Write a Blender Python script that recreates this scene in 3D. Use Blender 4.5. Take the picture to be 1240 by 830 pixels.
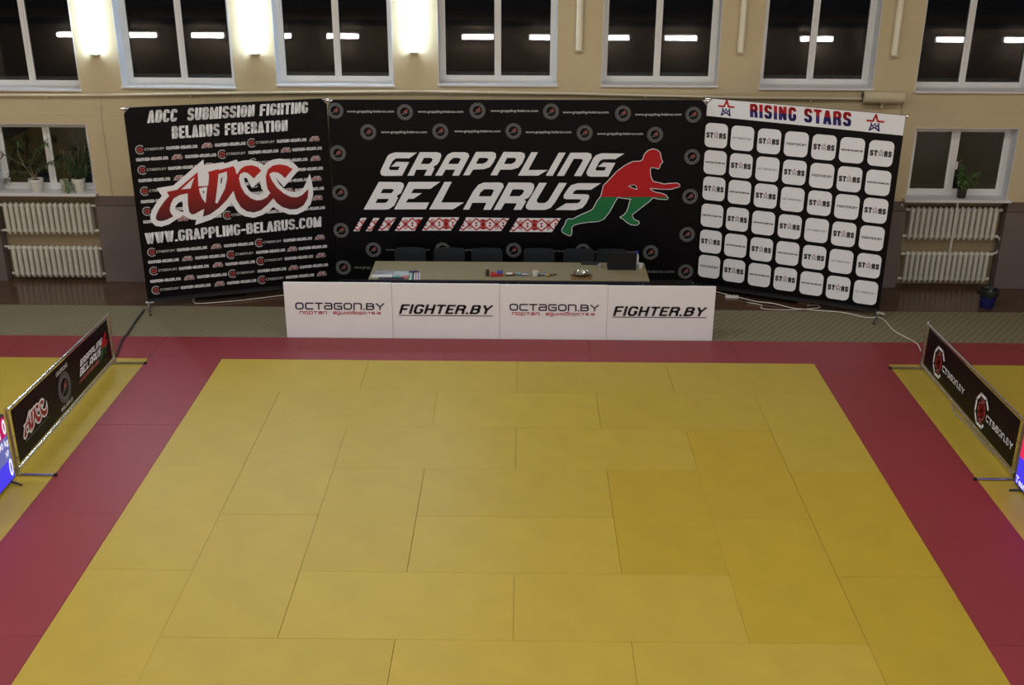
import bpy, bmesh, math, random
from mathutils import Vector, Matrix
from mathutils.geometry import tessellate_polygon

for o in list(bpy.data.objects):
    bpy.data.objects.remove(o, do_unlink=True)
S = bpy.context.scene
COL = S.collection
PI = math.pi
random.seed(7)

# ------------------------------------------------------------------ camera
cam_data = bpy.data.cameras.new('camera')
cam_data.sensor_width = 36.0
cam_data.lens = 38.812
cam_data.clip_start = 0.1
cam_data.clip_end = 200
cam = bpy.data.objects.new('camera', cam_data)
COL.objects.link(cam)
cam.matrix_world = (Matrix.Translation((0.0452, -13.7003, 5.8803))
                    @ Matrix.Rotation(0.00862, 4, 'Z')
                    @ Matrix.Rotation(1.182342, 4, 'X')
                    @ Matrix.Rotation(0.00482, 4, 'Z'))
S.camera = cam

# ------------------------------------------------------------------ world, light, exposure
w = bpy.data.worlds.new('night')
S.world = w
w.use_nodes = True
w.node_tree.nodes['Background'].inputs[0].default_value = (0.02, 0.022, 0.03, 1)
w.node_tree.nodes['Background'].inputs[1].default_value = 0.15
S.view_settings.view_transform = 'Standard'
S.view_settings.look = 'None'
S.view_settings.gamma = 1.0
S.view_settings.exposure = 0.0
S.view_settings.use_curve_mapping = False

def area(name, loc, sx, sy, power, col=(1, .98, .95), rot=(0, 0, 0), spread=PI):
    d = bpy.data.lights.new(name, 'AREA')
    d.shape = 'RECTANGLE'; d.size = sx; d.size_y = sy; d.energy = power; d.color = col; d.spread = spread
    o = bpy.data.objects.new(name, d); COL.objects.link(o)
    o.location = loc; o.rotation_euler = rot
    return o
# the hall's ceiling lights, in rows under the ceiling
HALL = [(-9.5, -9.0, 190), (-3.2, -9.0, 205), (3.2, -9.0, 160), (9.5, -9.0, 95),
        (-9.5, -3.0, 150), (-3.2, -3.0, 150), (3.2, -3.0, 112), (9.5, -3.0, 68)]
for x, y, p in HALL:
    area('hall_light', (x, y, 8.28), 2.4, 0.5, p)

# ------------------------------------------------------------------ materials
def mat(name, col, rough=.6, spec=.5, metal=0, noise=0, nscale=8, bump=0, bscale=60, rnd=0, coat=0, emit=None, estr=0):
    m = bpy.data.materials.new(name); m.use_nodes = True
    nt = m.node_tree; b = nt.nodes['Principled BSDF']
    b.inputs['Roughness'].default_value = rough
    b.inputs['Specular IOR Level'].default_value = spec
    b.inputs['Metallic'].default_value = metal
    b.inputs['Coat Weight'].default_value = coat
    b.inputs['Base Color'].default_value = (*col, 1)
    if emit:
        b.inputs['Emission Color'].default_value = (*emit, 1)
        b.inputs['Emission Strength'].default_value = estr
    tc = None
    if noise or bump:
        tc = nt.nodes.new('ShaderNodeTexCoord')
    last = None
    if noise:
        n = nt.nodes.new('ShaderNodeTexNoise'); n.inputs['Scale'].default_value = nscale; n.inputs['Detail'].default_value = 6
        nt.links.new(tc.outputs['Object'], n.inputs['Vector'])
        r = nt.nodes.new('ShaderNodeMapRange'); r.inputs[1].default_value = .25; r.inputs[2].default_value = .75
        r.inputs[3].default_value = 1 - noise; r.inputs[4].default_value = 1 + noise
        nt.links.new(n.outputs[0], r.inputs[0]); last = r.outputs[0]
    if rnd:
        oi = nt.nodes.new('ShaderNodeObjectInfo')
        r = nt.nodes.new('ShaderNodeMapRange'); r.inputs[3].default_value = 1 - rnd; r.inputs[4].default_value = 1 + rnd
        nt.links.new(oi.outputs['Random'], r.inputs[0])
        if last:
            mm = nt.nodes.new('ShaderNodeMath'); mm.operation = 'MULTIPLY'
            nt.links.new(last, mm.inputs[0]); nt.links.new(r.outputs[0], mm.inputs[1]); last = mm.outputs[0]
        else: last = r.outputs[0]
    if last:
        v = nt.nodes.new('ShaderNodeVectorMath'); v.operation = 'SCALE'
        v.inputs[0].default_value = col
        nt.links.new(last, v.inputs['Scale']); nt.links.new(v.outputs[0], b.inputs['Base Color'])
    if bump:
        n = nt.nodes.new('ShaderNodeTexNoise'); n.inputs['Scale'].default_value = bscale; n.inputs['Detail'].default_value = 4
        nt.links.new(tc.outputs['Object'], n.inputs['Vector'])
        bu = nt.nodes.new('ShaderNodeBump'); bu.inputs['Strength'].default_value = bump; bu.inputs['Distance'].default_value = .01
        nt.links.new(n.outputs[0], bu.inputs['Height']); nt.links.new(bu.outputs[0], b.inputs['Normal'])
    return m

def ramp_mat(name, z0, c0, z1, c1, hard=False, axis=2):
    """printed colour that runs from one ink to another along the object's own height"""
    m = mat(name, c0, .55, .3); nt = m.node_tree
    tc = nt.nodes.new('ShaderNodeTexCoord'); sp = nt.nodes.new('ShaderNodeSeparateXYZ')
    mr = nt.nodes.new('ShaderNodeMapRange'); mr.inputs[1].default_value = z0; mr.inputs[2].default_value = z1
    cr = nt.nodes.new('ShaderNodeMix'); cr.data_type = 'RGBA'
    cr.inputs[6].default_value = (*c0, 1); cr.inputs[7].default_value = (*c1, 1)
    nt.links.new(tc.outputs['Object'], sp.inputs[0]); nt.links.new(sp.outputs[axis], mr.inputs[0])
    nt.links.new(mr.outputs[0], cr.inputs[0]); nt.links.new(cr.outputs[2], nt.nodes['Principled BSDF'].inputs['Base Color'])
    return m

M = {}
M['wall'] = mat('cream_plaster', (.56, .465, .29), .8, .2, noise=.05, nscale=1.6, bump=.06, bscale=40)
M['dado'] = mat('purple_brown_paint', (.145, .118, .11), .45, .4, noise=.08, nscale=2)
M['dado_lip'] = mat('brown_dado_ledge', (.125, .093, .08), .5, .4, noise=.06, nscale=2)
M['niche'] = mat('tan_niche_paint', (.33, .26, .15), .7, .3, noise=.06, nscale=3)
M['reveal'] = mat('white_reveal_paint', (.62, .64, .68), .6, .3, noise=.04, nscale=4)
M['pvc'] = mat('white_pvc', (.74, .74, .72), .35, .5)
M['sill'] = mat('white_sill', (.66, .65, .66), .4, .5, noise=.03, nscale=5)
M['ceiling'] = mat('ceiling_paint', (.42, .38, .32), .9, .2, noise=.05)
M['dark_back'] = mat('dark_gallery_paint', (.05, .042, .035), .7, .3, noise=.1)
M['brown_back'] = mat('brown_hall_wall', (.30, .23, .15), .8, .2, noise=.15, nscale=.8)
M['floor'] = mat('brown_varnished_floor', (.085, .047, .028), .2, .5, noise=.25, nscale=2.5)
M['yellow'] = mat('yellow_mat_vinyl', (.42, .305, .033), .46, .5, noise=.06, nscale=2.2, bump=.12, bscale=160, rnd=.035)
M['yellow2'] = mat('deep_yellow_mat_vinyl', (.405, .283, .020), .48, .45, noise=.06, nscale=2.2, bump=.12, bscale=160, rnd=.02)
M['red'] = mat('red_mat_vinyl', (.225, .023, .033), .46, .5, noise=.05, nscale=2.2, bump=.12, bscale=160, rnd=.035)
M['black_vinyl'] = mat('black_banner_vinyl', (.0035, .003, .004), .36, .12, noise=.12, nscale=1.5, bump=.05, bscale=3)
M['hem'] = mat('black_banner_hem', (.012, .011, .013), .5, .3)
M['white_print'] = mat('white_ink', (.78, .79, .82), .55, .2)
M['dim_print'] = mat('grey_ink', (.15, .155, .155), .55, .2)
M['mid_print'] = mat('pale_grey_ink', (.50, .51, .51), .55, .2)
M['red_print'] = mat('red_ink', (.46, .014, .018), .55, .2)
M['pink_print'] = mat('faded_red_ink', (.32, .075, .07), .55, .3)
M['green_print'] = mat('green_ink', (.012, .16, .05), .55, .3)
M['blue_print'] = mat('navy_ink', (.03, .02, .16), .55, .3)
M['dark_print'] = mat('black_ink', (.025, .022, .028), .55, .3)
M['navy_text'] = mat('dark_navy_ink', (.035, .028, .07), .55, .3)
M['crimson_text'] = mat('crimson_ink', (.50, .05, .09), .55, .3)
M['logo_red'] = ramp_mat('red_to_maroon_ink', 1.35, (.055, .008, .010), 2.1, (.50, .016, .012))
M['logo_red_small'] = mat('brick_red_ink', (.30, .03, .03), .55, .3)
M['board'] = mat('white_foam_board', (.74, .735, .75), .6, .3, noise=.02, nscale=3)
M['board_edge'] = mat('board_seam_grey', (.30, .28, .27), .7, .2)
M['chrome'] = mat('chrome_tube', (.75, .76, .80), .18, .5, metal=1)
M['alu'] = mat('grey_aluminium_tube', (.42, .42, .43), .3, .5, metal=1)
M['black_plastic'] = mat('black_plastic', (.02, .02, .022), .4, .5)
M['rubber'] = mat('black_rubber', (.012, .012, .012), .7, .3)
M['radiator'] = mat('cream_radiator_enamel', (.60, .58, .49), .4, .5, noise=.04, nscale=5)
M['pipe'] = mat('cream_pipe_paint', (.62, .54, .38), .5, .4)
M['pipe_white'] = mat('white_pipe_paint', (.62, .60, .52), .45, .4)
M['jacket'] = mat('cream_duct_jacket', (.62, .54, .36), .6, .3, noise=.03)
M['tabletop'] = mat('beige_laminate', (.25, .218, .13), .5, .3, noise=.06, nscale=9)
M['table_edge'] = mat('dark_navy_edge', (.02, .018, .035), .5, .4)
M['chair'] = mat('dark_slate_upholstery', (.013, .017, .021), .75, .3, noise=.1, nscale=12)
M['glass_clear'] = None
M['white_cord'] = mat('white_cable', (.62, .60, .54), .5, .4)
M['grey_cord'] = mat('grey_cable', (.25, .23, .22), .5, .4)
M['black_cord'] = mat('black_cable', (.03, .026, .028), .5, .4)
M['pot_white'] = mat('white_glazed_pot', (.70, .69, .63), .35, .5)
M['pot_dark'] = mat('dark_brown_pot', (.03, .02, .017), .45, .5)
M['soil'] = mat('potting_soil', (.03, .02, .014), .9, .1)
M['leaf'] = mat('dark_green_leaf', (.035, .075, .022), .5, .4, noise=.3, nscale=14)
M['leaf_light'] = mat('fresh_green_leaf', (.07, .16, .035), .5, .4, noise=.25, nscale=14)
M['stem'] = mat('grey_brown_stem', (.17, .14, .09), .8, .2)
M['bucket'] = mat('blue_bucket_plastic', (.012, .014, .12), .35, .5)
M['bin_bag'] = mat('dark_green_bin_bag', (.012, .016, .014), .3, .5)
M['paper_white'] = mat('white_paper', (.62, .62, .60), .6, .3)
M['paper_grey'] = mat('grey_magazine_cover', (.28, .28, .33), .35, .5, noise=.5, nscale=16)
M['paper_blue'] = mat('pale_blue_leaflet', (.38, .44, .48), .5, .4, noise=.25, nscale=22)
M['paper_green'] = mat('teal_leaflet', (.06, .30, .22), .5, .4)
M['paper_violet'] = mat('violet_leaflet', (.20, .16, .42), .5, .4)
M['paper_navy'] = mat('navy_magazine_cover', (.03, .03, .10), .4, .4)
M['paper_rose'] = mat('rose_leaflet', (.45, .12, .13), .5, .4)
M['red_box'] = mat('red_card', (.42, .02, .025), .5, .4)
M['blue_box'] = mat('blue_card', (.05, .06, .28), .5, .4)
M['brown_glass'] = mat('brown_bottle', (.05, .035, .02), .2, .6)
M['cork_cardboard'] = mat('cardboard', (.20, .11, .045), .8, .2)
M['steel_dish'] = mat('steel_dish', (.55, .55, .45), .22, .5, metal=.8)
M['water'] = mat('clear_bottle_plastic', (.55, .62, .68), .15, .6)
M['cap_blue'] = mat('blue_cap', (.03, .04, .6), .4, .5)
M['gold'] = mat('gold_foil', (.6, .42, .12), .35, .5, metal=.6)
M['lamp_housing'] = mat('cream_lamp_housing', (.55, .50, .38), .5, .4)
M['lamp_unlit'] = mat('unlit_lamp_diffuser', (.78, .74, .58), .3, .5)
M['lamp_lit'] = mat('lit_lamp_diffuser', (.9, .9, .9), .5, .3, emit=(.62, .81, 1.0), estr=115)
M['tube_lit'] = mat('lit_tube_cover', (.9, .9, .9), .5, .3, emit=(1.0, .94, 1.0), estr=50)
M['ceil_lit'] = mat('lit_ceiling_panel', (.9, .9, .9), .5, .3, emit=(1.0, .93, .8), estr=2)
M['scr_magenta'] = mat('screen_magenta', (.0, .0, .0), .3, .1, emit=(.50, .008, .10), estr=1)
M['scr_violet'] = mat('screen_violet', (.0, .0, .0), .3, .1, emit=(.14, .15, .42), estr=1)
M['scr_blue'] = mat('screen_blue', (.0, .0, .0), .3, .1, emit=(.065, .045, .85), estr=1)
M['scr_red'] = mat('screen_red', (.0, .0, .0), .2, .5, emit=(.85, .02, .10), estr=1)
M['scr_white'] = mat('screen_white', (.0, .0, .0), .2, .5, emit=(.92, .90, 1.0), estr=1)
M['snow'] = mat('outer_ledge_frost', (.42, .42, .43), .8, .2, noise=.3, nscale=9)

def glass_mat():
    m = bpy.data.materials.new('window_glass'); m.use_nodes = True
    nt = m.node_tree; nt.nodes.clear()
    out = nt.nodes.new('ShaderNodeOutputMaterial'); mix = nt.nodes.new('ShaderNodeMixShader')
    tr = nt.nodes.new('ShaderNodeBsdfTransparent'); tr.inputs[0].default_value = (.78, .80, .80, 1)
    gl = nt.nodes.new('ShaderNodeBsdfGlossy'); gl.inputs['Roughness'].default_value = .015
    fr = nt.nodes.new('ShaderNodeFresnel'); fr.inputs[0].default_value = 1.5
    mu = nt.nodes.new('ShaderNodeMath'); mu.operation = 'MULTIPLY'; mu.inputs[1].default_value = 1.08
    nt.links.new(fr.outputs[0], mu.inputs[0]); nt.links.new(mu.outputs[0], mix.inputs[0])
    nt.links.new(tr.outputs[0], mix.inputs[1]); nt.links.new(gl.outputs[0], mix.inputs[2]); nt.links.new(mix.outputs[0], out.inputs[0])
    return m
M['glass'] = glass_mat()

def runner_mat():
    m = mat('woven_beige_runner', (.2, .17, .1), .85, .2); nt = m.node_tree
    tc = nt.nodes.new('ShaderNodeTexCoord')
    mp = nt.nodes.new('ShaderNodeMapping'); mp.inputs['Rotation'].default_value = (0, 0, math.radians(38))
    mp.inputs['Scale'].default_value = (1, 1, 1)
    wv = nt.nodes.new('ShaderNodeTexWave'); wv.inputs['Scale'].default_value = 3.6; wv.inputs['Distortion'].default_value = 1.5
    wv.inputs['Detail'].default_value = 2
    w2 = nt.nodes.new('ShaderNodeTexWave'); w2.bands_direction = 'Y'; w2.inputs['Scale'].default_value = 9; w2.inputs['Distortion'].default_value = .4
    nz = nt.nodes.new('ShaderNodeTexNoise'); nz.inputs['Scale'].default_value = 60
    nt.links.new(tc.outputs['Object'], mp.inputs[0]); nt.links.new(mp.outputs[0], wv.inputs[0])
    nt.links.new(tc.outputs['Object'], w2.inputs[0]); nt.links.new(tc.outputs['Object'], nz.inputs[0])
    a = nt.nodes.new('ShaderNodeMath'); a.operation = 'MULTIPLY_ADD'; a.inputs[1].default_value = .32
    nt.links.new(wv.outputs[1], a.inputs[0]); 
    b_ = nt.nodes.new('ShaderNodeMath'); b_.operation = 'MULTIPLY'; b_.inputs[1].default_value = .2
    nt.links.new(w2.outputs[1], b_.inputs[0]); nt.links.new(b_.outputs[0], a.inputs[2])
    c = nt.nodes.new('ShaderNodeMath'); c.operation = 'MULTIPLY_ADD'; c.inputs[1].default_value = .5
    nt.links.new(nz.outputs[0], c.inputs[0]); nt.links.new(a.outputs[0], c.inputs[2])
    r = nt.nodes.new('ShaderNodeMix'); r.data_type = 'RGBA'
    r.inputs[6].default_value = (.10, .085, .048, 1); r.inputs[7].default_value = (.25, .22, .145, 1)
    nt.links.new(c.outputs[0], r.inputs[0]); nt.links.new(r.outputs[2], nt.nodes['Principled BSDF'].inputs['Base Color'])
    return m
M['runner'] = runner_mat()

# ------------------------------------------------------------------ helpers
def tag(o, label=None, cat=None, group=None, kind=None):
    if label: o['label'] = label
    if cat: o['category'] = cat
    if group: o['group'] = group
    if kind: o['kind'] = kind
    return o

def empty(name, loc=(0, 0, 0), rz=0, **k):
    o = bpy.data.objects.new(name, None); COL.objects.link(o)
    o.location = loc; o.rotation_euler = (0, 0, rz); o.empty_display_size = .1
    return tag(o, **k)

class MB:
    def __init__(s): s.v = []; s.f = []; s.m = []
    def add(s, vs, fs, mi=0):
        n = len(s.v); s.v += [tuple(x) for x in vs]; s.f += [[i + n for i in f] for f in fs]; s.m += [mi] * len(fs)
        return s
    def box(s, x0, x1, y0, y1, z0, z1, mi=0):
        return s.add([(x0, y0, z0), (x1, y0, z0), (x1, y1, z0), (x0, y1, z0), (x0, y0, z1), (x1, y0, z1), (x1, y1, z1), (x0, y1, z1)],
                     [(0, 3, 2, 1), (4, 5, 6, 7), (0, 1, 5, 4), (1, 2, 6, 5), (2, 3, 7, 6), (3, 0, 4, 7)], mi)
    def cbox(s, x0, x1, y0, y1, z0, z1, c=.01, mi=0):
        """box with its top edges chamfered"""
        vs = [(x0, y0, z0), (x1, y0, z0), (x1, y1, z0), (x0, y1, z0), (x0, y0, z1 - c), (x1, y0, z1 - c), (x1, y1, z1 - c), (x0, y1, z1 - c),
              (x0 + c, y0 + c, z1), (x1 - c, y0 + c, z1), (x1 - c, y1 - c, z1), (x0 + c, y1 - c, z1)]
        fs = [(0, 3, 2, 1), (8, 9, 10, 11)]
        for a in range(4):
            b = (a + 1) % 4
            fs += [(a, b, 4 + b, 4 + a), (4 + a, 4 + b, 8 + b, 8 + a)]
        return s.add(vs, fs, mi)
    def tube(s, pts, r, n=8, mi=0, caps=True):
        pts = [Vector(p) for p in pts]; rs = r if isinstance(r, (list, tuple)) else [r] * len(pts)
        vs = []; fs = []
        up = None
        for i, p in enumerate(pts):
            if i == 0: d = pts[1] - p
            elif i == len(pts) - 1: d = p - pts[i - 1]
            else: d = (pts[i + 1] - p).normalized() + (p - pts[i - 1]).normalized()
            d.normalize()
            if up is None: up = Vector((0, 0, 1)) if abs(d.z) < .9 else Vector((1, 0, 0))
            a = d.cross(up)
            if a.length < 1e-4: a = d.cross(Vector((0, 1, 0)))
            a.normalize(); b = a.cross(d).normalized(); up = b
            for k in range(n):
                t = 2 * PI * k / n
                vs.append(p + (a * math.cos(t) + b * math.sin(t)) * rs[i])
        for i in range(len(pts) - 1):
            for k in range(n):
                k2 = (k + 1) % n
                fs.append((i * n + k, i * n + k2, (i + 1) * n + k2, (i + 1) * n + k))
        if caps:
            fs.append(tuple(range(n))[::-1]); fs.append(tuple((len(pts) - 1) * n + k for k in range(n)))
        return s.add(vs, fs, mi)
    def lathe(s, prof, cx=0, cy=0, cz=0, n=20, mi=0):
        vs = []; fs = []
        for r, z in prof:
            for k in range(n):
                t = 2 * PI * k / n; vs.append((cx + r * math.cos(t), cy + r * math.sin(t), cz + z))
        for i in range(len(prof) - 1):
            for k in range(n):
                k2 = (k + 1) % n
                fs.append((i * n + k, i * n + k2, (i + 1) * n + k2, (i + 1) * n + k))
        fs.append(tuple(range(n))[::-1]); fs.append(tuple((len(prof) - 1) * n + k for k in range(n)))
        return s.add(vs, fs, mi)
    def build(s, name, mats, parent=None, smooth=False, loc=None, bevel=0):
        me = bpy.data.meshes.new(name); me.from_pydata(s.v, [], s.f)
        mats = mats if isinstance(mats, (list, tuple)) else [mats]
        for m in mats: me.materials.append(m)
        if len(mats) > 1: me.polygons.foreach_set('material_index', s.m)
        if smooth: me.polygons.foreach_set('use_smooth', [True] * len(me.polygons))
        me.update()
        o = bpy.data.objects.new(name, me); COL.objects.link(o)
        if parent: o.parent = parent
        if loc: o.location = loc
        if bevel:
            bv = o.modifiers.new('bevel', 'BEVEL'); bv.width = bevel; bv.segments = 2; bv.limit_method = 'ANGLE'
        if smooth and not bevel:
            es = o.modifiers.new('split', 'EDGE_SPLIT'); es.split_angle = math.radians(40)
        return o

def kids(o): return [c for c in bpy.data.objects if c.parent == o]
def copy_tree(o, parent=None):
    c = o.copy(); COL.objects.link(c)
    if parent: c.parent = parent
    for ch in kids(o): copy_tree(ch, c)
    return c

# ---- flat print: polygons, strokes and lettering laid on a surface as thin ink shapes
def tess(loops):
    """loops (outer, holes...) of (u, v) -> triangles"""
    ls = [[Vector((u, v, 0)) for u, v in l] for l in loops]
    flat = [p for l in ls for p in l]
    return [[(flat[i].x, flat[i].y) for i in t] for t in tessellate_polygon(ls)]
def stroke(pts, w, closed=False, cap=False):
    out = []
    pts = list(pts)
    if closed and pts[0] != pts[-1]: pts = pts + [pts[0]]
    h = w / 2
    if cap and not closed and len(pts) > 1:
        for i, j in ((0, 1), (-1, -2)):
            (x0, y0), (x1, y1) = pts[i], pts[j]; L = math.hypot(x0 - x1, y0 - y1) or 1e-6
            pts[i] = (x0 + (x0 - x1) / L * h, y0 + (y0 - y1) / L * h)
    for (x0, y0), (x1, y1) in zip(pts, pts[1:]):
        dx, dy = x1 - x0, y1 - y0; L = math.hypot(dx, dy) or 1e-6
        nx, ny = -dy / L * h, dx / L * h
        out += [[(x0 + nx, y0 + ny), (x0 - nx, y0 - ny), (x1 - nx, y1 - ny)], [(x0 + nx, y0 + ny), (x1 - nx, y1 - ny), (x1 + nx, y1 + ny)]]
    j = pts[:-1] if closed else pts[1:-1]
    for x, y in j:
        ring = [(x + h * math.cos(a * PI / 4), y + h * math.sin(a * PI / 4)) for a in range(8)]
        out += [[(x, y), ring[a], ring[(a + 1) % 8]] for a in range(8)]
    return out
def disc(x, y, r, n=20): return [[(x, y), (x + r * math.cos(2 * PI * a / n), y + r * math.sin(2 * PI * a / n)), (x + r * math.cos(2 * PI * (a + 1) / n), y + r * math.sin(2 * PI * (a + 1) / n))] for a in range(n)]
def ring(x, y, r0, r1, n=20):
    o = []
    for a in range(n):
        c0, s0, c1, s1 = math.cos(2 * PI * a / n), math.sin(2 * PI * a / n), math.cos(2 * PI * (a + 1) / n), math.sin(2 * PI * (a + 1) / n)
        A = (x + r0 * c0, y + r0 * s0); B = (x + r1 * c0, y + r1 * s0); C = (x + r1 * c1, y + r1 * s1); D = (x + r0 * c1, y + r0 * s1)
        o += [[A, B, C], [A, C, D]]
    return o
def clip(polys, conv):
    """clip polygons to a convex counter-clockwise polygon"""
    out = []
    for p in polys:
        q = p
        for (ax, ay), (bx, by) in zip(conv, conv[1:] + conv[:1]):
            r = []
            for i in range(len(q)):
                (x0, y0), (x1, y1) = q[i - 1], q[i]
                d0 = (bx - ax) * (y0 - ay) - (by - ay) * (x0 - ax); d1 = (bx - ax) * (y1 - ay) - (by - ay) * (x1 - ax)
                if (d0 >= 0) != (d1 >= 0):
                    t = d0 / (d0 - d1); r.append((x0 + (x1 - x0) * t, y0 + (y1 - y0) * t))
                if d1 >= 0: r.append((x1, y1))
            q = r
            if len(q) < 3: break
        if len(q) >= 3: out.append(q)
    return out
def xf(polys, su, sv, u0, v0, ou=0, ov=0): return [[((u - ou) * su + u0, (v - ov) * sv + v0) for u, v in p] for p in polys]
def qmap(polys, q):
    (a, b), (c, d), (e, f), (g, h) = q  # TL TR BR BL
    out = []
    for p in polys:
        r = []
        for s, t in p:
            r.append(((1 - s) * t * a + s * t * c + s * (1 - t) * e + (1 - s) * (1 - t) * g, (1 - s) * t * b + s * t * d + s * (1 - t) * f + (1 - s) * (1 - t) * h))
        out.append(r)
    return out
_tc = {}
def font_tris(txt, off=0.0, res=2):
    k = (txt, off, res)
    if k in _tc: return _tc[k]
    c = bpy.data.curves.new('t', 'FONT'); c.body = txt; c.size = 1; c.offset = off; c.resolution_u = res
    o = bpy.data.objects.new('t', c); COL.objects.link(o)
    bpy.context.view_layer.update()
    dg = bpy.context.evaluated_depsgraph_get(); me = o.evaluated_get(dg).to_mesh()
    vs = [(v.co.x, v.co.y) for v in me.vertices]
    me.calc_loop_triangles()
    t = [[vs[i] for i in lt.vertices] for lt in me.loop_triangles]
    o.evaluated_get(dg).to_mesh_clear()
    bpy.data.objects.remove(o); bpy.data.curves.remove(c)
    xs = [p[0] for q in t for p in q]; ys = [p[1] for q in t for p in q]
    x0, x1, y0, y1 = min(xs), max(xs), min(ys), max(ys)
    t = [[((x - x0) / (x1 - x0), (y - y0) / (y1 - y0)) for x, y in q] for q in t]
    _tc[k] = t
    return t
def text(txt, q, off=0.0): return qmap(font_tris(txt, off), q)
G = {
 'O': (1, [[(.2, 0), (.8, 0), (1, .2), (1, .8), (.8, 1), (.2, 1), (0, .8), (0, .2), (.2, 0)]]),
 '0': (1, [[(.2, 0), (.8, 0), (1, .2), (1, .8), (.8, 1), (.2, 1), (0, .8), (0, .2), (.2, 0)]]),
 'C': (1, [[(1, .78), (1, .84), (.8, 1), (.2, 1), (0, .8), (0, .2), (.2, 0), (.8, 0), (1, .16), (1, .22)]]),
 'c': (1, [[(1, 1), (.15, 1), (0, .85), (0, .15), (.15, 0), (1, 0)]]),
 'D': (1, [[(0, 0), (0, 1), (.75, 1), (1, .8), (1, .2), (.75, 0), (0, 0)]]),
 'T': (.9, [[(0, 1), (1, 1)], [(.5, 1), (.5, 0)]]),
 'a': (1, [[(.1, 1), (.85, 1), (1, .85), (1, 0), (.15, 0), (0, .15), (0, .42), (.15, .56), (1, .56)]]),
 'G': (1, [[(1, .80), (1, .85), (.8, 1), (.2, 1), (0, .8), (0, .2), (.2, 0), (.8, 0), (1, .15), (1, .42), (.66, .42)]]),
 'g': (1, [[(1, 1), (.15, 1), (0, .85), (0, .15), (.15, 0), (1, 0), (1, .5), (.45, .5)]]),
 'n': (1, [[(0, 0), (0, 1), (.85, 1), (1, .85), (1, 0)]]),
 '.': (0, [[(0, 0), (0, .001)]]),
 '-': (.5, [[(0, .42), (1, .42)]]),
 'B': (1, [[(0, 0), (0, 1), (.75, 1), (.95, .85), (.95, .68), (.75, .53), (0, .53)], [(.75, .53), (1, .38), (1, .15), (.8, 0), (0, 0)]]),
 'Y': (1, [[(0, 1), (.5, .45), (1, 1)], [(.5, .45), (.5, 0)]]),
 'F': (.85, [[(0, 0), (0, 1), (1, 1)], [(0, .5), (.8, .5)]]),
 'I': (0, [[(0, 0), (0, 1)]]),
 'H': (1, [[(0, 0), (0, 1)], [(1, 0), (1, 1)], [(0, .5), (1, .5)]]),
 'E': (.8, [[(1, 1), (0, 1), (0, 0), (1, 0)], [(0, .5), (.8, .5)]]),
 'R': (1, [[(0, 0), (0, 1), (.8, 1), (1, .85), (1, .65), (.8, .5), (0, .5)], [(.65, .5), (.95, .36), (1, 0)]]),
 'S': (1, [[(1, .79), (1, .86), (.82, 1), (.18, 1), (0, .84), (0, .67), (.12, .56), (.88, .44), (1, .33), (1, .16), (.82, 0), (.18, 0), (0, .14), (0, .21)]]),
 's': (1, [[(1, 1), (.15, 1), (0, .85), (0, .65), (.15, .5), (.85, .5), (1, .35), (1, .15), (.85, 0), (0, 0)]]),
 'N': (1, [[(0, 0), (0, 1), (1, 0), (1, 1)]]),
 'M': (1.4, [[(0, 0), (0, 1), (.5, 0), (1, 1), (1, 0)]]),
 'W': (1.5, [[(0, 1), (.25, 0), (.5, 1), (.75, 0), (1, 1)]]),
 'A': (1, [[(0, 0), (.42, 1), (.58, 1), (1, 0)], [(.2, .28), (.8, .28)]]),
 'P': (1, [[(0, 0), (0, 1), (.8, 1), (1, .82), (1, .62), (.8, .45), (0, .45)]]),
 'L': (.8, [[(0, 1), (0, 0), (1, 0)]]),
 'U': (1, [[(0, 1), (0, .18), (.18, 0), (.82, 0), (1, .18), (1, 1)]]),
 ' ': (.25, []),
 'п': (1, [[(0, 0), (0, 1), (1, 1), (1, 0)]]), 'о': (1, [[(0, 0), (1, 0), (1, 1), (0, 1), (0, 0)]]), 'р': (1, [[(0, -.45), (0, 1), (1, 1), (1, 0), (0, 0)]]),
 'т': (1, [[(0, 1), (1, 1)], [(.5, 1), (.5, 0)]]), 'а': (1, [[(.1, 1), (1, 1), (1, 0), (0, 0), (0, .5), (1, .5)]]), 'л': (1, [[(0, 0), (.12, 1), (1, 1), (1, 0)]]),
 'е': (1, [[(1, 0), (0, 0), (0, 1), (1, 1), (1, .5), (0, .5)]]), 'д': (1, [[(1, 0), (0, 0), (0, 1), (1, 1), (1, -.45), (.1, -.45)]]), 'и': (1, [[(0, 1), (0, 0), (1, 0), (1, 1)]]),
 'н': (1, [[(0, 0), (0, 1)], [(1, 0), (1, 1)], [(0, .5), (1, .5)]]), 'б': (1, [[(1, 1.45), (0, 1.4), (0, 0), (1, 0), (1, .9), (0, .9)]]), 'с': (1, [[(1, 1), (0, 1), (0, 0), (1, 0)]]),
 'в': (1, [[(0, 0), (0, 1), (.85, 1), (.85, .52), (0, .52)], [(.85, .52), (1, .45), (1, 0), (0, 0)]]),
}
def sfont(txt, q, sw=.2, gap=.16, hsc=1.0, trim=True):
    """block lettering from strokes; sw = stroke width over letter height; hsc widens upright strokes"""
    W = (math.dist(q[0], q[1]) + math.dist(q[2], q[3])) / 2; H = (math.dist(q[0], q[3]) + math.dist(q[1], q[2])) / 2
    A = W / H / hsc
    n = len(txt); ws = sum(G[c][0] for c in txt)
    g = (A - n * sw - gap * (n - 1)) / ws
    x = 0; out = []
    for c in txt:
        wd, ls = G[c]; wd *= g
        for l in ls:
            out += stroke([(x + sw / 2 + u * wd, sw / 2 + v * (1 - sw)) for u, v in l], sw, l[0] == l[-1] and len(l) > 2, c not in 'CGS')
        x += wd + sw + gap
    if trim: out = clip(out, [(-9, 0), (99, 0), (99, 1), (-9, 1)])
    return qmap([[(u / A, v) for u, v in p] for p in out], q)
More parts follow.
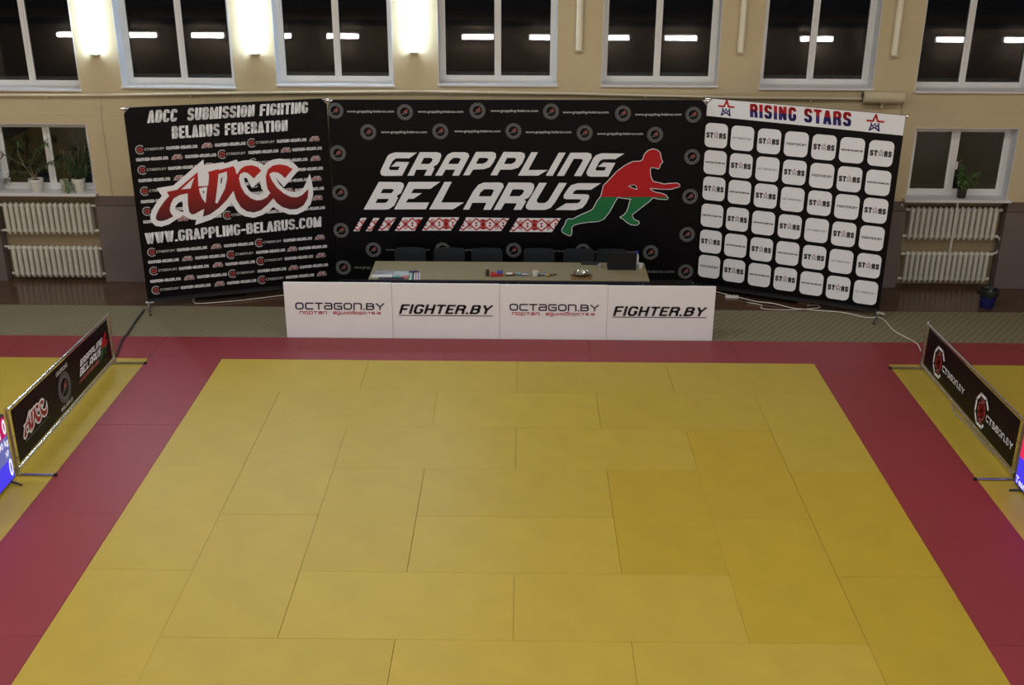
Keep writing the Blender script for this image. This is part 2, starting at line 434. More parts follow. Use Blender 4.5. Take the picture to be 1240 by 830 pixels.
class Ink:
    """collects print; build() makes it one thin mesh at local (u, -depth, v)"""
    def __init__(s): s.mb = MB(); s.mats = []
    def add(s, polys, m, layer=1):
        if m not in s.mats: s.mats.append(m)
        mi = s.mats.index(m); d = -.0025 - .0013 * layer
        for p in polys:
            a = sum(p[i - 1][0] * p[i][1] - p[i][0] * p[i - 1][1] for i in range(len(p)))
            if abs(a) < 1e-9: continue
            if a < 0: p = p[::-1]
            s.mb.add([(u, d, v) for u, v in p], [tuple(range(len(p)))], mi)
        return s
    def build(s, name, parent, label=None):
        o = s.mb.build(name, [M[k] for k in s.mats], parent)
        if label: o['label'] = label
        return o
def rquad(u0, u1, v0, v1, sh=0): return [(u0 + sh, v1), (u1 + sh, v1), (u1, v0), (u0, v0)]

# ---- print outlines in metres on each banner
ART = {'GB': [[[(1.308,2.196),(0.968,2.198),(0.89,2.172),(0.854,2.137),(0.748,1.927),(0.735,1.883),(0.756,1.844),(0.799,1.834),(1.068,1.838),(1.183,2.051),(0.989,2.055),(0.905,1.98),(1.038,1.98),(1.007,1.926),(0.889,1.926),(0.873,1.945),(0.877,1.971),(0.938,2.076),(0.991,2.108),(1.185,2.108)]],[[(1.35,2.203),(1.612,2.204),(1.664,2.187),(1.675,2.149),(1.644,2.061),(1.603,2.009),(1.547,1.982),(1.567,1.956),(1.513,1.842),(1.406,1.841),(1.455,1.935),(1.287,1.934),(1.25,1.841),(1.149,1.84)],[(1.409,2.116),(1.512,2.117),(1.541,2.099),(1.532,2.064),(1.488,2.022),(1.358,2.022)]],[[(1.575,1.842),(1.722,2.097),(1.766,2.166),(1.844,2.205),(2.033,2.205),(2.085,2.188),(2.098,2.141),(1.939,1.843),(1.835,1.843),(1.883,1.936),(1.736,1.936),(1.679,1.842)],[(1.776,2.023),(1.808,2.079),(1.86,2.118),(1.938,2.118),(1.972,2.101),(1.928,2.024)]],[[(2.003,1.849),(2.202,2.211),(2.454,2.212),(2.501,2.19),(2.506,2.134),(2.466,2.047),(2.411,1.977),(2.324,1.945),(2.155,1.937),(2.099,1.849)],[(2.248,2.119),(2.36,2.12),(2.394,2.099),(2.359,2.055),(2.307,2.029),(2.2,2.028)]],[[(0.454,1.303),(0.709,1.742),(1.038,1.739),(1.086,1.716),(1.092,1.672),(1.041,1.565),(0.97,1.52),(0.995,1.493),(0.93,1.367),(0.849,1.313),(0.796,1.304)],[(0.77,1.63),(0.913,1.63),(0.935,1.609),(0.893,1.564),(0.728,1.564)],[(0.68,1.474),(0.855,1.475),(0.827,1.43),(0.791,1.41),(0.643,1.41)]],[[(0.928,1.308),(1.169,1.743),(1.65,1.745),(1.496,1.634),(1.244,1.633),(1.198,1.566),(1.364,1.566),(1.23,1.476),(1.152,1.476),(1.112,1.418),(1.473,1.42),(1.418,1.311)]],[[(1.471,1.31),(1.716,1.745),(1.828,1.746),(1.657,1.42),(2.01,1.421),(1.839,1.311)]],[[(1.993,1.308),(2.157,1.605),(2.236,1.703),(2.323,1.738),(2.561,1.739),(2.613,1.722),(2.622,1.668),(2.421,1.306),(2.307,1.305),(2.356,1.417),(2.138,1.417),(2.09,1.308)],[(2.238,1.519),(2.27,1.587),(2.323,1.632),(2.436,1.632),(2.476,1.615),(2.427,1.52)]],[[(2.419,1.85),(2.621,2.213),(2.888,2.209),(2.939,2.188),(2.945,2.136),(2.906,2.04),(2.846,1.969),(2.743,1.939),(2.57,1.939),(2.523,1.85)],[(2.673,2.121),(2.785,2.121),(2.814,2.104),(2.794,2.057),(2.742,2.027),(2.627,2.026)]],[[(2.842,1.846),(3.042,2.209),(3.142,2.209),(2.999,1.935),(3.296,1.936),(3.15,1.847)]],[[(3.268,1.848),(3.459,2.204),(3.564,2.204),(3.372,1.845)]],[[(3.436,1.845),(3.636,2.204),(3.902,2.205),(3.955,2.183),(3.961,2.131),(3.809,1.841),(3.697,1.844),(3.828,2.083),(3.816,2.108),(3.69,2.112),(3.546,1.845)]],[[(4.457,2.193),(4.109,2.197),(4.033,2.171),(3.991,2.131),(3.897,1.929),(3.888,1.885),(3.913,1.845),(3.966,1.834),(4.222,1.835),(4.325,2.05),(4.14,2.056),(4.061,1.99),(4.189,1.983),(4.162,1.93),(4.041,1.93),(4.023,1.951),(4.087,2.079),(4.133,2.105),(4.319,2.106)]],[[(2.468,1.306),(2.7,1.74),(3.039,1.737),(3.086,1.715),(3.092,1.661),(3.058,1.572),(3.007,1.5),(2.937,1.468),(2.972,1.443),(2.895,1.307),(2.775,1.307),(2.827,1.41),(2.64,1.413),(2.579,1.306)],[(2.761,1.633),(2.909,1.63),(2.939,1.607),(2.91,1.554),(2.867,1.523),(2.71,1.523)]],[[(3.169,1.736),(3.286,1.736),(3.133,1.465),(3.139,1.429),(3.174,1.415),(3.261,1.417),(3.313,1.457),(3.473,1.737),(3.592,1.734),(3.418,1.43),(3.35,1.34),(3.263,1.307),(3.017,1.306),(2.968,1.335),(2.968,1.374),(2.998,1.438)]],[[(4.117,1.732),(3.76,1.731),(3.657,1.699),(3.598,1.627),(3.547,1.538),(3.548,1.493),(3.592,1.479),(3.816,1.478),(3.803,1.44),(3.769,1.417),(3.585,1.413),(3.421,1.307),(3.737,1.305),(3.841,1.341),(3.9,1.414),(3.941,1.504),(3.94,1.539),(3.905,1.557),(3.686,1.56),(3.703,1.601),(3.746,1.628),(3.964,1.629)]]],'ORN': [[(0.407,1.169),(0.497,1.17),(0.37,0.956),(0.279,0.955)],[(0.604,1.17),(0.696,1.17),(0.559,0.956),(0.471,0.956)],[(0.797,1.178),(0.958,1.178),(0.822,0.966),(0.667,0.965)],[(1.059,1.179),(1.371,1.18),(1.234,0.963),(0.927,0.962)],[(1.478,1.183),(1.937,1.184),(1.801,0.969),(1.349,0.968)],[(2.043,1.185),(2.712,1.173),(2.586,0.965),(1.927,0.966)],[(2.847,1.176),(3.513,1.175),(3.38,0.952),(2.71,0.953)]],'FIG': [[(4.886,2.264),(4.958,2.244),(4.996,2.204),(5.011,2.142),(5.022,2.101),(5.043,2.071),(5.021,2.04),(5.005,2.033),(5.003,1.988),(4.983,1.963),(4.921,1.982),(4.871,1.981),(4.856,1.957),(4.866,1.863),(4.891,1.791),(4.923,1.755),(4.997,1.743),(5.08,1.718),(5.182,1.729),(5.273,1.736),(5.322,1.715),(5.327,1.688),(5.287,1.673),(5.197,1.646),(5.063,1.645),(4.898,1.659),(4.867,1.659),(4.9,1.617),(4.963,1.588),(5.046,1.576),(5.12,1.547),(5.158,1.498),(5.138,1.484),(5.031,1.487),(4.916,1.512),(4.887,1.466),(4.709,1.317),(4.619,1.242),(4.615,1.21),(4.655,1.15),(4.718,1.129),(4.73,1.099),(4.7,1.071),(4.606,1.077),(4.532,1.124),(4.488,1.167),(4.435,1.192),(4.496,1.231),(4.535,1.284),(4.558,1.359),(4.578,1.465),(4.602,1.486),(4.453,1.502),(4.381,1.517),(4.352,1.464),(4.256,1.273),(4.177,1.166),(4.096,1.129),(3.951,1.118),(3.807,1.096),(3.714,1.068),(3.68,1.025),(3.682,0.927),(3.666,0.895),(3.603,0.916),(3.54,0.959),(3.535,0.996),(3.579,1.067),(3.598,1.132),(3.629,1.16),(3.701,1.16),(3.824,1.229),(3.946,1.282),(4.007,1.319),(4.065,1.442),(4.123,1.526),(4.145,1.621),(4.158,1.694),(4.218,1.757),(4.354,1.913),(4.473,2.007),(4.592,2.069),(4.703,2.073),(4.743,2.1),(4.759,2.172),(4.807,2.234)],[(4.527,1.691),(4.628,1.717),(4.667,1.686),(4.678,1.629),(4.59,1.658)]],'FIGSPLIT': 1.518,'EMB': [(0.104,2.826),(1.143,2.806),(2.229,2.834),(3.33,2.826),(4.409,2.8),(5.466,2.785),(0.581,2.506),(1.666,2.522),(2.769,2.53),(3.843,2.505),(4.908,2.482),(0.106,2.184),(0.104,1.569),(0.088,0.968),(0.091,0.358),(0.579,0.653),(1.665,0.657),(2.781,0.654),(3.872,0.644),(4.936,0.623),(5.489,2.146),(5.499,1.528),(5.493,0.919),(5.506,0.307)],'URL': [(0.274,2.814,0.978,2.817),(1.336,2.815,2.016,2.817),(2.424,2.831,3.136,2.834),(3.506,2.814,4.193,2.817),(4.59,2.785,5.285,2.788),(0.772,2.506,1.465,2.509),(1.876,2.523,2.572,2.526),(2.951,2.514,3.643,2.517),(4.03,2.494,4.724,2.496),(0.77,0.654,1.458,0.656),(1.886,0.657,2.56,0.66),(2.95,0.641,3.638,0.643),(4.054,0.631,4.73,0.633),(0.263,0.352,0.524,0.353),(4.909,0.312,5.322,0.313)],'AW': [[(0.319,1.835),(0.558,1.858),(1.02,2.214),(1.023,2.129),(1.304,2.154),(1.316,2.131),(1.493,2.179),(1.518,2.14),(1.526,2.147),(1.607,2.159),(1.701,2.157),(1.786,2.132),(1.849,2.097),(1.886,2.069),(1.93,2.104),(2.021,2.143),(2.125,2.151),(2.227,2.132),(2.313,2.085),(2.409,1.972),(2.361,1.922),(2.155,1.71),(2.132,1.742),(2.044,1.865),(2.082,1.774),(2.136,1.705),(2.207,1.649),(2.296,1.626),(2.387,1.635),(2.45,1.684),(2.493,1.758),(2.555,1.892),(2.572,1.814),(2.592,1.658),(2.586,1.549),(2.538,1.412),(2.441,1.318),(2.316,1.27),(2.196,1.283),(2.08,1.34),(2.008,1.385),(1.977,1.419),(1.933,1.384),(1.808,1.308),(1.672,1.273),(1.541,1.308),(1.444,1.378),(1.387,1.483),(1.368,1.538),(1.226,1.396),(1.058,1.303),(0.909,1.261),(0.805,1.235),(0.83,1.314),(0.757,1.325),(0.704,1.356),(0.651,1.399),(0.605,1.372),(0.514,1.326),(0.438,1.279),(0.322,1.251),(0.24,1.274),(0.19,1.339),(0.184,1.423),(0.218,1.511),(0.276,1.596),(0.381,1.715)],[(0.659,1.613),(0.6,1.592),(0.554,1.543),(0.547,1.498),(0.573,1.481),(0.656,1.448),(0.661,1.504)],[(1.244,1.927),(1.273,1.932),(1.245,1.836),(1.231,1.83)],[(0.964,1.745),(0.988,1.738),(0.976,1.691)],[(1.585,1.899),(1.62,1.887),(1.661,1.775),(1.684,1.73),(1.806,1.833),(1.819,1.717),(1.854,1.653),(1.819,1.628),(1.76,1.622),(1.687,1.651),(1.634,1.701),(1.596,1.78),(1.577,1.872)]],'AR': [[(0.922,2.033),(0.606,1.792),(0.457,1.769),(0.484,1.707),(0.406,1.631),(0.316,1.518),(0.269,1.431),(0.258,1.379),(0.284,1.346),(0.346,1.336),(0.418,1.354),(0.508,1.395),(0.472,1.459),(0.472,1.52),(0.502,1.6),(0.544,1.665),(0.64,1.71),(0.748,1.724),(0.735,1.559),(0.741,1.444),(0.772,1.401),(0.823,1.407),(0.959,1.472),(0.93,1.352),(1.037,1.381),(1.175,1.469),(1.301,1.582),(1.408,1.71),(1.433,1.579),(1.495,1.451),(1.576,1.382),(1.678,1.355),(1.784,1.38),(1.879,1.45),(1.984,1.55),(2.03,1.477),(2.114,1.4),(2.231,1.356),(2.337,1.358),(2.431,1.405),(2.499,1.509),(2.521,1.656),(2.477,1.62),(2.412,1.563),(2.335,1.538),(2.245,1.553),(2.145,1.615),(2.048,1.715),(1.983,1.827),(1.953,1.928),(2.007,1.955),(2.08,1.942),(2.136,1.9),(2.18,1.846),(2.305,1.979),(2.221,2.038),(2.119,2.065),(2.014,2.053),(1.936,1.998),(1.899,1.894),(1.898,1.788),(1.913,1.694),(1.946,1.638),(1.889,1.573),(1.811,1.541),(1.737,1.539),(1.653,1.577),(1.571,1.66),(1.522,1.77),(1.503,1.893),(1.525,1.959),(1.585,1.985),(1.641,1.966),(1.687,1.917),(1.721,1.877),(1.84,1.989),(1.793,2.046),(1.709,2.082),(1.607,2.074),(1.546,2.04),(1.506,1.991),(1.489,1.962),(1.47,1.971),(1.465,2.031),(1.441,2.085),(1.228,2.04),(1.223,2.056),(1.062,2.022),(1.079,1.999),(1.072,1.925),(1.05,1.817),(0.911,1.817),(0.916,1.936)],[(0.872,1.962),(0.663,1.79),(0.798,1.795),(0.826,1.868)],[(1.216,1.981),(1.338,2.013),(1.334,1.905),(1.289,1.758),(1.203,1.612),(1.16,1.54),(1.128,1.55),(1.175,1.766)],[(0.914,1.786),(1.005,1.802),(1.037,1.799),(0.988,1.556),(0.946,1.633),(0.922,1.718)]],'LT': [('ADCC  SUBMISSION FIGHTING',[(0.333,2.966),(2.606,2.972),(2.588,2.807),(0.3,2.786)]),('BELARUS FEDERATION',[(0.627,2.722),(2.283,2.721),(2.272,2.557),(0.614,2.54)]),('WWW.GRAPPLING-BELARUS.COM',[(0.078,1.174),(2.691,1.209),(2.681,1.043),(0.074,1.001)])],'LROW': [('A',2.412),('B',2.27),('A',2.114),('B',1.962),('A',1.803),('B',1.649),('A',1.502),('B',1.344),('A',0.872),('B',0.722),('A',0.579),('B',0.419),('A',0.274)],'RHEAD': [(-0.047,3.033),(2.822,2.999),(2.772,2.725),(-0.054,2.771)],'RT': [(0.641,3.002),(2.097,2.991),(2.115,2.788),(0.659,2.805)],'RSTAR': [(0.295,2.907),(2.435,2.87)],'CWL': [(-5.049,2.371),(-4.942,2.179),(-4.587,2.249),(-4.286,2.333),(-4.039,2.433),(-3.64,2.601)],'CWR': [(3.134,2.894),(3.327,2.736),(3.542,2.565),(3.707,2.443),(3.933,2.371),(4.093,2.244),(4.231,2.148),(4.356,2.121),(4.606,2.066),(4.904,1.999),(5.209,1.786),(5.395,1.804),(5.452,1.647),(5.462,1.264),(5.581,0.933),(5.617,0.707),(5.582,0.455)],'CBL': [(-5.643,1.846),(-5.615,1.348),(-5.573,0.915),(-5.555,0.65),(-5.523,0.43),(-5.467,0.146),(-5.442,-0.044)],'CBR': [(5.385,-1.3),(5.343,-1.555),(5.38,-1.778),(5.381,-2.038),(5.381,-2.288),(5.403,-2.569)]}
# ================================================================== STRUCTURE
FZ = -0.03                                   # hall floor; the mats lie on it, their tops at z = 0
o = MB().box(-15.6, 15.6, -17, 3.6, FZ - .1, FZ).build('floor', M['floor']); tag(o, kind='structure')
o = MB().box(-15.6, 15.6, -17, 3.8, 8.5, 8.6).build('ceiling', M['ceiling']); tag(o, kind='structure')
for nm, x0, x1 in (('wall_left', -15.8, -15.6), ('wall_right', 15.6, 15.8)):
    o = MB().box(x0, x1, -17, 3.8, FZ, 8.5).build(nm, M['wall']); tag(o, kind='structure')
# behind and below the photographer: wall under the gallery, the dark gallery front, the far wall
o = MB().box(-15.6, 15.6, -13.3, -13.1, FZ, 2.62).build('wall_front', M['brown_back']); tag(o, kind='structure')
mb = MB(); mb.box(-15.6, 15.6, -13.25, -12.95, 2.62, 4.3); mb.box(-15.6, 15.6, -13.1, -13.0, 2.18, 2.34); mb.box(-15.6, 15.6, -13.25, -13.15, 4.3, 4.85); mb.box(-15.6, 15.6, -17, -13.25, 4.1, 4.3)
o = mb.build('trim_1', M['dark_back']); tag(o, kind='structure')
o = MB().box(-15.6, 15.6, -17.2, -17, FZ, 8.5).build('wall_gallery', M['brown_back']); tag(o, kind='structure')

# ---- the window wall (inner face y = 3.22) with its openings
WY0, WY1 = 3.22, 3.62
UP = [  # opening x0, x1, mullion x, sill z of the seven tall windows
    (-8.40, -6.681, -7.50, 3.062), (-6.037, -4.319, -5.150, 3.112), (-3.679, -1.905, -2.782, 3.155), (-1.231, .555, -.340, 3.176), (1.227, 2.973, 2.083, 3.180), (3.615, 5.315, 4.422, 3.152), (5.960, 7.72, 6.745, 3.118)]
TOPZ = 5.3
LOWER = [(-8.20, -6.667, 1.44, 2.535, -8.30, -6.697), (6.055, 7.63, 1.425, 2.555, 6.085, 7.665)]   # lower window x0 x1 z0 z1, niche x0 x1
holes = [(x0, x1, z - .03, TOPZ) for x0, x1, m_, z in UP]
low = [(a, b, c, d) for a, b, c, d, e, f in LOWER]
def pierced(mb, X0, X1, Z0, Z1, y0, y1, hs, mi=0):
    xs = sorted(set([X0, X1] + [v for h in hs for v in h[:2] if X0 < v < X1])); 
    for a, b in zip(xs, xs[1:]):
        col_ = sorted([h for h in hs if h[0] <= a + 1e-6 and h[1] >= b - 1e-6], key=lambda h: h[2])
        z = Z0
        for h in col_:
            if h[2] > z: mb.box(a, b, y0, y1, z, min(h[2], Z1), mi)
            z = max(z, h[3])
        if z < Z1: mb.box(a, b, y0, y1, z, Z1, mi)
mb = MB()
pierced(mb, -15.6, 15.6, 2.62, 8.5, WY0, WY1, holes)
pierced(mb, -15.6, 15.6, 1.40, 2.62, WY0, WY1, low)
wall = mb.build('wall_back', M['wall']); tag(wall, kind='structure')
# lower, purple-brown part of the wall with radiator niches
nh = [(e, f, FZ, 1.385) for a, b, c, d, e, f in LOWER]
mb = MB(); pierced(mb, -15.6, 15.6, FZ, 1.235, WY0 - .006, WY1, nh)
o = mb.build('dado', M['dado'], wall)
mb = MB(); pierced(mb, -15.6, 15.6, 1.245, 1.40, WY0 - .006, WY1, nh)
o = mb.build('dado_ledge', M['dado_lip'], wall)
for e, f in ((LOWER[0][4], LOWER[0][5]), (LOWER[1][4], LOWER[1][5])):
    MB().box(e, f, 3.42, WY1, FZ, 1.40).build('niche_back', M['niche'], wall)
# fine horizontal seam in the plaster
MB().box(-15.6, -5.4, WY0 - .004, WY0, 2.685, 2.692).build('plaster_seam', M['pipe'], wall)
MB().box(3.6, 15.6, WY0 - .004, WY0, 2.70, 2.707).build('plaster_seam', M['pipe'], wall)

def window(idx, x0, x1, z0, z1, sill_y, mull, sashes, sill_over=.02, sdrop=.03, mw=.085, dy=0):
    """white plastic window: frame at y 3.42-3.49, reveals, sill board, two panes"""
    r = empty('window_%d' % idx, ((x0 + x1) / 2, 3.45, z0)); tag(r, kind='structure')
    ox, oz = r.location.x, z0
    def part(name, m, mb, **k):
        for i, v in enumerate(mb.v): mb.v[i] = (v[0] - ox, v[1] - 3.45 + (dy if v[1] > 3.40 else 0), v[2] - oz)
        return mb.build(name, m, r, **k)
    fw = .065
    mb = MB()
    mb.box(x0, x0 + fw, 3.42, 3.49, z0, z1); mb.box(x1 - fw, x1, 3.42, 3.49, z0, z1)
    mb.box(x0 + fw, x1 - fw, 3.42, 3.49, z0, z0 + .055); mb.box(x0 + fw, x1 - fw, 3.42, 3.49, z1 - .055, z1)
    part('frame', M['pvc'], mb, bevel=.004)
    part('mullion', M['pvc'], MB().box(mull - mw / 2, mull + mw / 2, 3.415, 3.49, z0 + .055, z1 - .055), bevel=.004)
    for a, b in ((x0 + fw, mull - mw / 2), (mull + mw / 2, x1 - fw)):
        s = .045 if sashes else .035
        mb = MB(); Z0, Z1 = z0 + .055, z1 - .055
        mb.box(a, a + s, 3.428, 3.48, Z0, Z1); mb.box(b - s, b, 3.428, 3.48, Z0, Z1)
        mb.box(a + s, b - s, 3.428, 3.48, Z0, Z0 + s); mb.box(a + s, b - s, 3.428, 3.48, Z1 - s, Z1)
        sa = part('sash', M['pvc'], mb, bevel=.003)
        g = part('pane', M['glass'], MB().box(a + s, b - s, 3.452, 3.456, Z0 + s, Z1 - s))
        gk = MB(); 
        gk.box(a + s, a + s + .006, 3.446, 3.451, Z0 + s, Z1 - s); gk.box(b - s - .006, b - s, 3.446, 3.451, Z0 + s, Z1 - s); gk.box(a + s, b - s, 3.446, 3.451, Z0 + s, Z0 + s + .006)
        part('gasket', M['rubber'], gk)
    part('sill', M['sill'], MB().cbox(x0 - sill_over, x1 + sill_over, sill_y, 3.43, z0 - sdrop, z0, .005))
    mb = MB(); mb.box(x0 - .001, x0 + .008, WY0 - .002, 3.42, z0, z1); mb.box(x1 - .008, x1 + .001, WY0 - .002, 3.42, z0, z1); mb.box(x0, x1, WY0 - .002, 3.42, z1 - .008, z1)
    part('reveal', M['reveal'], mb)
    part('outer_ledge', M['snow'], MB().box(x0, x1, 3.50, 3.74, z0 - .02, z0 + .10))
    return r
for i, (x0, x1, mx, z) in enumerate(UP):
    window(i + 1, x0, x1, z, TOPZ, WY0 - .045, mx, False, .012, mw=.03, dy=.05)
w8 = window(8, LOWER[0][0], LOWER[0][1], 1.455, 2.535, WY0 - .10, -7.40, True, .03, .045, .022)
w9 = window(9, LOWER[1][0], LOWER[1][1], 1.455, 2.555, WY0 - .10, 6.77, True, .04, .045, .04)
tag(MB().box(-.012, .012, -.055, -.035, .42, .54).build('window_handle', M['pvc'], w9))
# ------------------------------------------------------------------ runner and mats
r = MB().cbox(-15.5, 15.5, .80, 2.08, FZ, FZ + .012, .004).build('carpet_runner', M['runner'])
tag(r, 'long beige ribbed runner between the red mats and the brown floor', 'runner')

panel_mesh = {}
def mat_panel(parent, x0, x1, y0, y1, m):
    w_, d_ = x1 - x0, y1 - y0; k = (round(w_, 3), round(d_, 3), m)
    if k not in panel_mesh:
        o = MB().cbox(.0012, w_ - .0012, .0012, d_ - .0012, FZ, 0, .0016).build('mat_panel', M[m], parent)
        panel_mesh[k] = o.data
    else:
        o = bpy.data.objects.new('mat_panel', panel_mesh[k]); COL.objects.link(o); o.parent = parent
    o.location = (x0 + random.uniform(-.0011, .0011), y0 + random.uniform(-.0011, .0011), random.uniform(-.0012, .0))
    return o
ym = empty('wrestling_mat', (0, 0, 0), label='large square of yellow mats in the middle, inside the red border', cat='mat')
T = []
for k in range(8):   # horizontal and vertical panels as they are laid
    y1 = -k; y0 = -k - 1
    if k in (0, 7): T += [(-4, -2, y0, y1), (-2, 0, y0, y1), (0, 2, y0, y1), (2, 4, y0, y1)]
    elif k in (1, 6): T += [(-3, -1, y0, y1), (-1, 1, y0, y1), (1, 3, y0, y1)]
    elif k in (2, 5): T += [(-2, 0, y0, y1), (0, 2, y0, y1)]
for s in (-4, 3):
    for y in (-1, -3, -5): T.append((s, s + 1, y - 2, y))
for s in (-3, 2):
    for y in (-2, -4): T.append((s, s + 1, y - 2, y))
T += [(-2, -1, -5, -3), (1, 2, -5, -3), (-1, 1, -4, -3), (-1, 1, -5, -4)]
for x0, x1, y0, y1 in T:
    deep = (x0, y0) in ((1, -5), (2, -4), (2, -6), (3, -5), (3, -7))
    mat_panel(ym, x0, x1, y0, y1, 'yellow2' if deep else 'yellow')
rm = empty('safety_border', (0, 0, 0), label='red mats laid as a border around the central yellow square', cat='mat')
RB = .79
for a in range(-15, 15, 2): mat_panel(rm, a, a + 2, 0, RB, 'red')
for s in (-5, 4):
    for y in (0, -2, -4, -6): mat_panel(rm, s, s + 1, y - 2, y, 'red')
for a in (-5, -3, -1, 1, 3): mat_panel(rm, a, min(a + 2, 5), -9, -8, 'red')
ly = empty('side_mat', (0, 0, 0), label='yellow mats left of the red border, under the left barrier', cat='mat')
ry = empty('side_mat', (0, 0, 0), label='yellow mats right of the red border, under the right barrier', cat='mat')
for k in range(10):
    for a in (-7, -9, -11, -13): mat_panel(ly, a, a + 2, -k - 1, -k, 'yellow')
    for a in (5, 7, 9, 11): mat_panel(ry, a, a + 2, -k - 1, -k, 'yellow')

# ------------------------------------------------------------------ wall services
mb = MB(); pts = [(-15.5, 2.97), (-7.9, 2.972), (-6.38, 2.982), (-3.99, 3.032), (-1.6, 3.07), (.88, 3.05), (3.37, 3.005), (5.16, 3.0)]
mb.tube([(x, 3.165, z) for x, z in pts], .022, 8)
p = mb.build('wall_pipe', M['pipe'], smooth=True); tag(p, 'long cream pipe along the back wall below the tall windows', 'pipe')
for x in (-7.2, -5.0, -1.05, 1.9, 4.4):
    z = [a[1] + (b[1] - a[1]) * (x - a[0]) / (b[0] - a[0]) for a, b in zip(pts, pts[1:]) if a[0] <= x < b[0]][0]
    MB().box(x - .012, x + .012, 3.165, 3.22, z - .05, z + .006).build('bracket', M['pipe'], p)
t = empty('duct_box', (5.47, 3.1, 2.92), label='cream rounded box ending the wall pipe above the white headed backdrop', cat='box')
mb = MB(); mb.tube([(-.30, .03, .105), (.30, .03, .105)], .088, 16); mb.box(-.30, .30, .03, .12, .017, .193)
mb.build('casing', M['jacket'], t, smooth=True)
MB().tube([(.0, .05, .017), (.0, .05, -.05)], .02, 8).build('stub', M['pipe'], t)
c = MB().tube([(-6.42, 3.205, 2.98), (-6.42, 3.205, 2.82), (-6.415, 3.205, 1.40)], .008, 6).build('wall_cable', M['pipe']); tag(c, 'thin cream cable running down the wall right of the left window', 'cable')
MB().box(-6.445, -6.395, 3.195, 3.22, 2.80, 2.85).build('junction', M['pipe'], c)
c = MB().tube([(5.80, 3.205, 2.92), (5.82, 3.205, 2.7), (5.86, 3.205, 1.40)], .010, 6).build('wall_cable', M['pipe']); tag(c, 'thin cream cable running down the wall behind the right backdrop edge', 'cable')

# ---- vertical wall lamps between the tall windows (three lit, three unlit)
LAMPS = [(-6.375, 3.575, 1, 'lit wall lamp left of the second tall window, leftmost of the glowing ones'),
         (-3.975, 3.60, 1, 'lit wall lamp between the second and third tall windows, middle of the glowing ones'),
         (-1.585, 3.635, 1, 'lit wall lamp between the third and fourth tall windows, rightmost of the glowing ones'),
         (.876, 3.675, 0, 'unlit cream wall lamp right of the fourth tall window, nearest to the glowing ones'),
         (3.278, 3.66, 0, 'unlit cream wall lamp between the fifth and sixth tall windows'),
         (5.565, 3.63, 0, 'unlit cream wall lamp between the sixth and seventh tall windows, above the duct box')]
for x, z, lit, lb in LAMPS:
    t = empty('wall_lamp', (x, 3.22, z), label=lb, cat='lamp', group='vertical wall lamps')
    MB().box(-.042, .042, -.035, 0, 0, 1.35).build('housing', M['lamp_housing'], t, bevel=.003)
    mb = MB(); n = 10; prof = [(-.05 + 0, -.035)] + [(.05 * math.sin(-PI / 2 + PI * k / n), -.035 - .045 * math.cos(-PI / 2 + PI * k / n)) for k in range(1, n)] + [(.05, -.035)]
    vs = [(a, b, .02) for a, b in prof] + [(a, b, 1.33) for a, b in prof]; L_ = len(prof)
    mb.add(vs, [(k, k + 1, L_ + k + 1, L_ + k) for k in range(L_ - 1)] + [tuple(range(L_))[::-1], tuple(range(L_, 2 * L_))])
    mb.build('diffuser', M['lamp_lit' if lit else 'lamp_unlit'], t, smooth=True)
    for za in (0, 1.33): MB().box(-.055, .055, -.085, 0, za, za + .02).build('end_cap', M['lamp_housing'], t)
# lamps under the gallery opposite: only their reflections show in the tall windows
for k in range(15):
    t = empty('gallery_lamp', (-13.3 + 2.0 * k, -12.9, 1.88), label='white tube lamp on the wall opposite, seen only mirrored in the tall windows', cat='lamp', group='tube lamps below the gallery')
    MB().box(-.50, .50, -.2, -.06, -.09, .09).build('housing', M['lamp_housing'], t)
    MB().tube([(-.46, -.0, 0), (.46, -.0, 0)], .07, 12).build('tube', M['tube_lit'], t)
for x, y, p_ in HALL:
    t = empty('hall_lamp', (x, y, 8.5), label='long ceiling lamp of the hall above the frame', cat='lamp', group='ceiling lamps above the frame')
    MB().box(-1.25, 1.25, -.3, .3, -.12, 0).build('housing', M['lamp_housing'], t)
    MB().box(-1.2, 1.2, -.25, .25, -.14, -.12).build('diffuser', M['ceil_lit'], t)

# ------------------------------------------------------------------ radiators
def radiator(x0, x1, z0, z1, n, label, yc=3.31):
    t = empty('radiator', (x0, yc, z0), label=label, cat='radiator', group='cream cast radiators')
    p_ = (x1 - x0) / n; H = z1 - z0; w_ = p_ * .40
    mb = MB()
    # one section: front column, slimmer neck, lobes at the top and bottom
    mb.cbox(-w_ * .86, w_ * .86, -.055, .055, .045, H - .03, .012)
    mb.tube([(0, -.05, .045), (0, -.05, H - .045)], w_ * .9, 8)
    mb.tube([(0, -.03, H - .045), (0, -.03, H - .0)], [w_ * .95, w_ * .5], 8)
    mb.tube([(0, -.03, .045), (0, -.03, 0)], [w_ * .95, w_ * .45], 8)
    s0 = mb.build('section', M['radiator'], t, smooth=True); s0.location = (p_ / 2, 0, 0)
    for k in range(1, n):
        c = s0.copy(); COL.objects.link(c); c.location = (p_ * (k + .5), 0, 0)
    for z in (.055, H - .055):
        MB().tube([(-.05, 0, z), (x1 - x0 + .06, 0, z)], .026, 8).build('header_pipe', M['radiator'], t, smooth=True)
    return t
radiator(-8.21, -6.79, .745, 1.27, 16, 'cream radiator directly under the left window sill, upper of the left pair')
radiator(-8.20, -6.765, .02, .555, 16, 'cream radiator near the floor below the left window, lower of the left pair')
radiator(6.165, 7.57, .76, 1.30, 16, 'cream radiator directly under the right window sill, upper of the right pair')
radiator(6.185, 7.545, .045, .57, 16, 'cream radiator near the floor below the right window, lower of the right pair')
def upipe(pts, r, label):
    o = MB().tube(pts, r, 8).build('heating_pipe', M['pipe_white'], smooth=True); tag(o, label, 'pipe'); return o
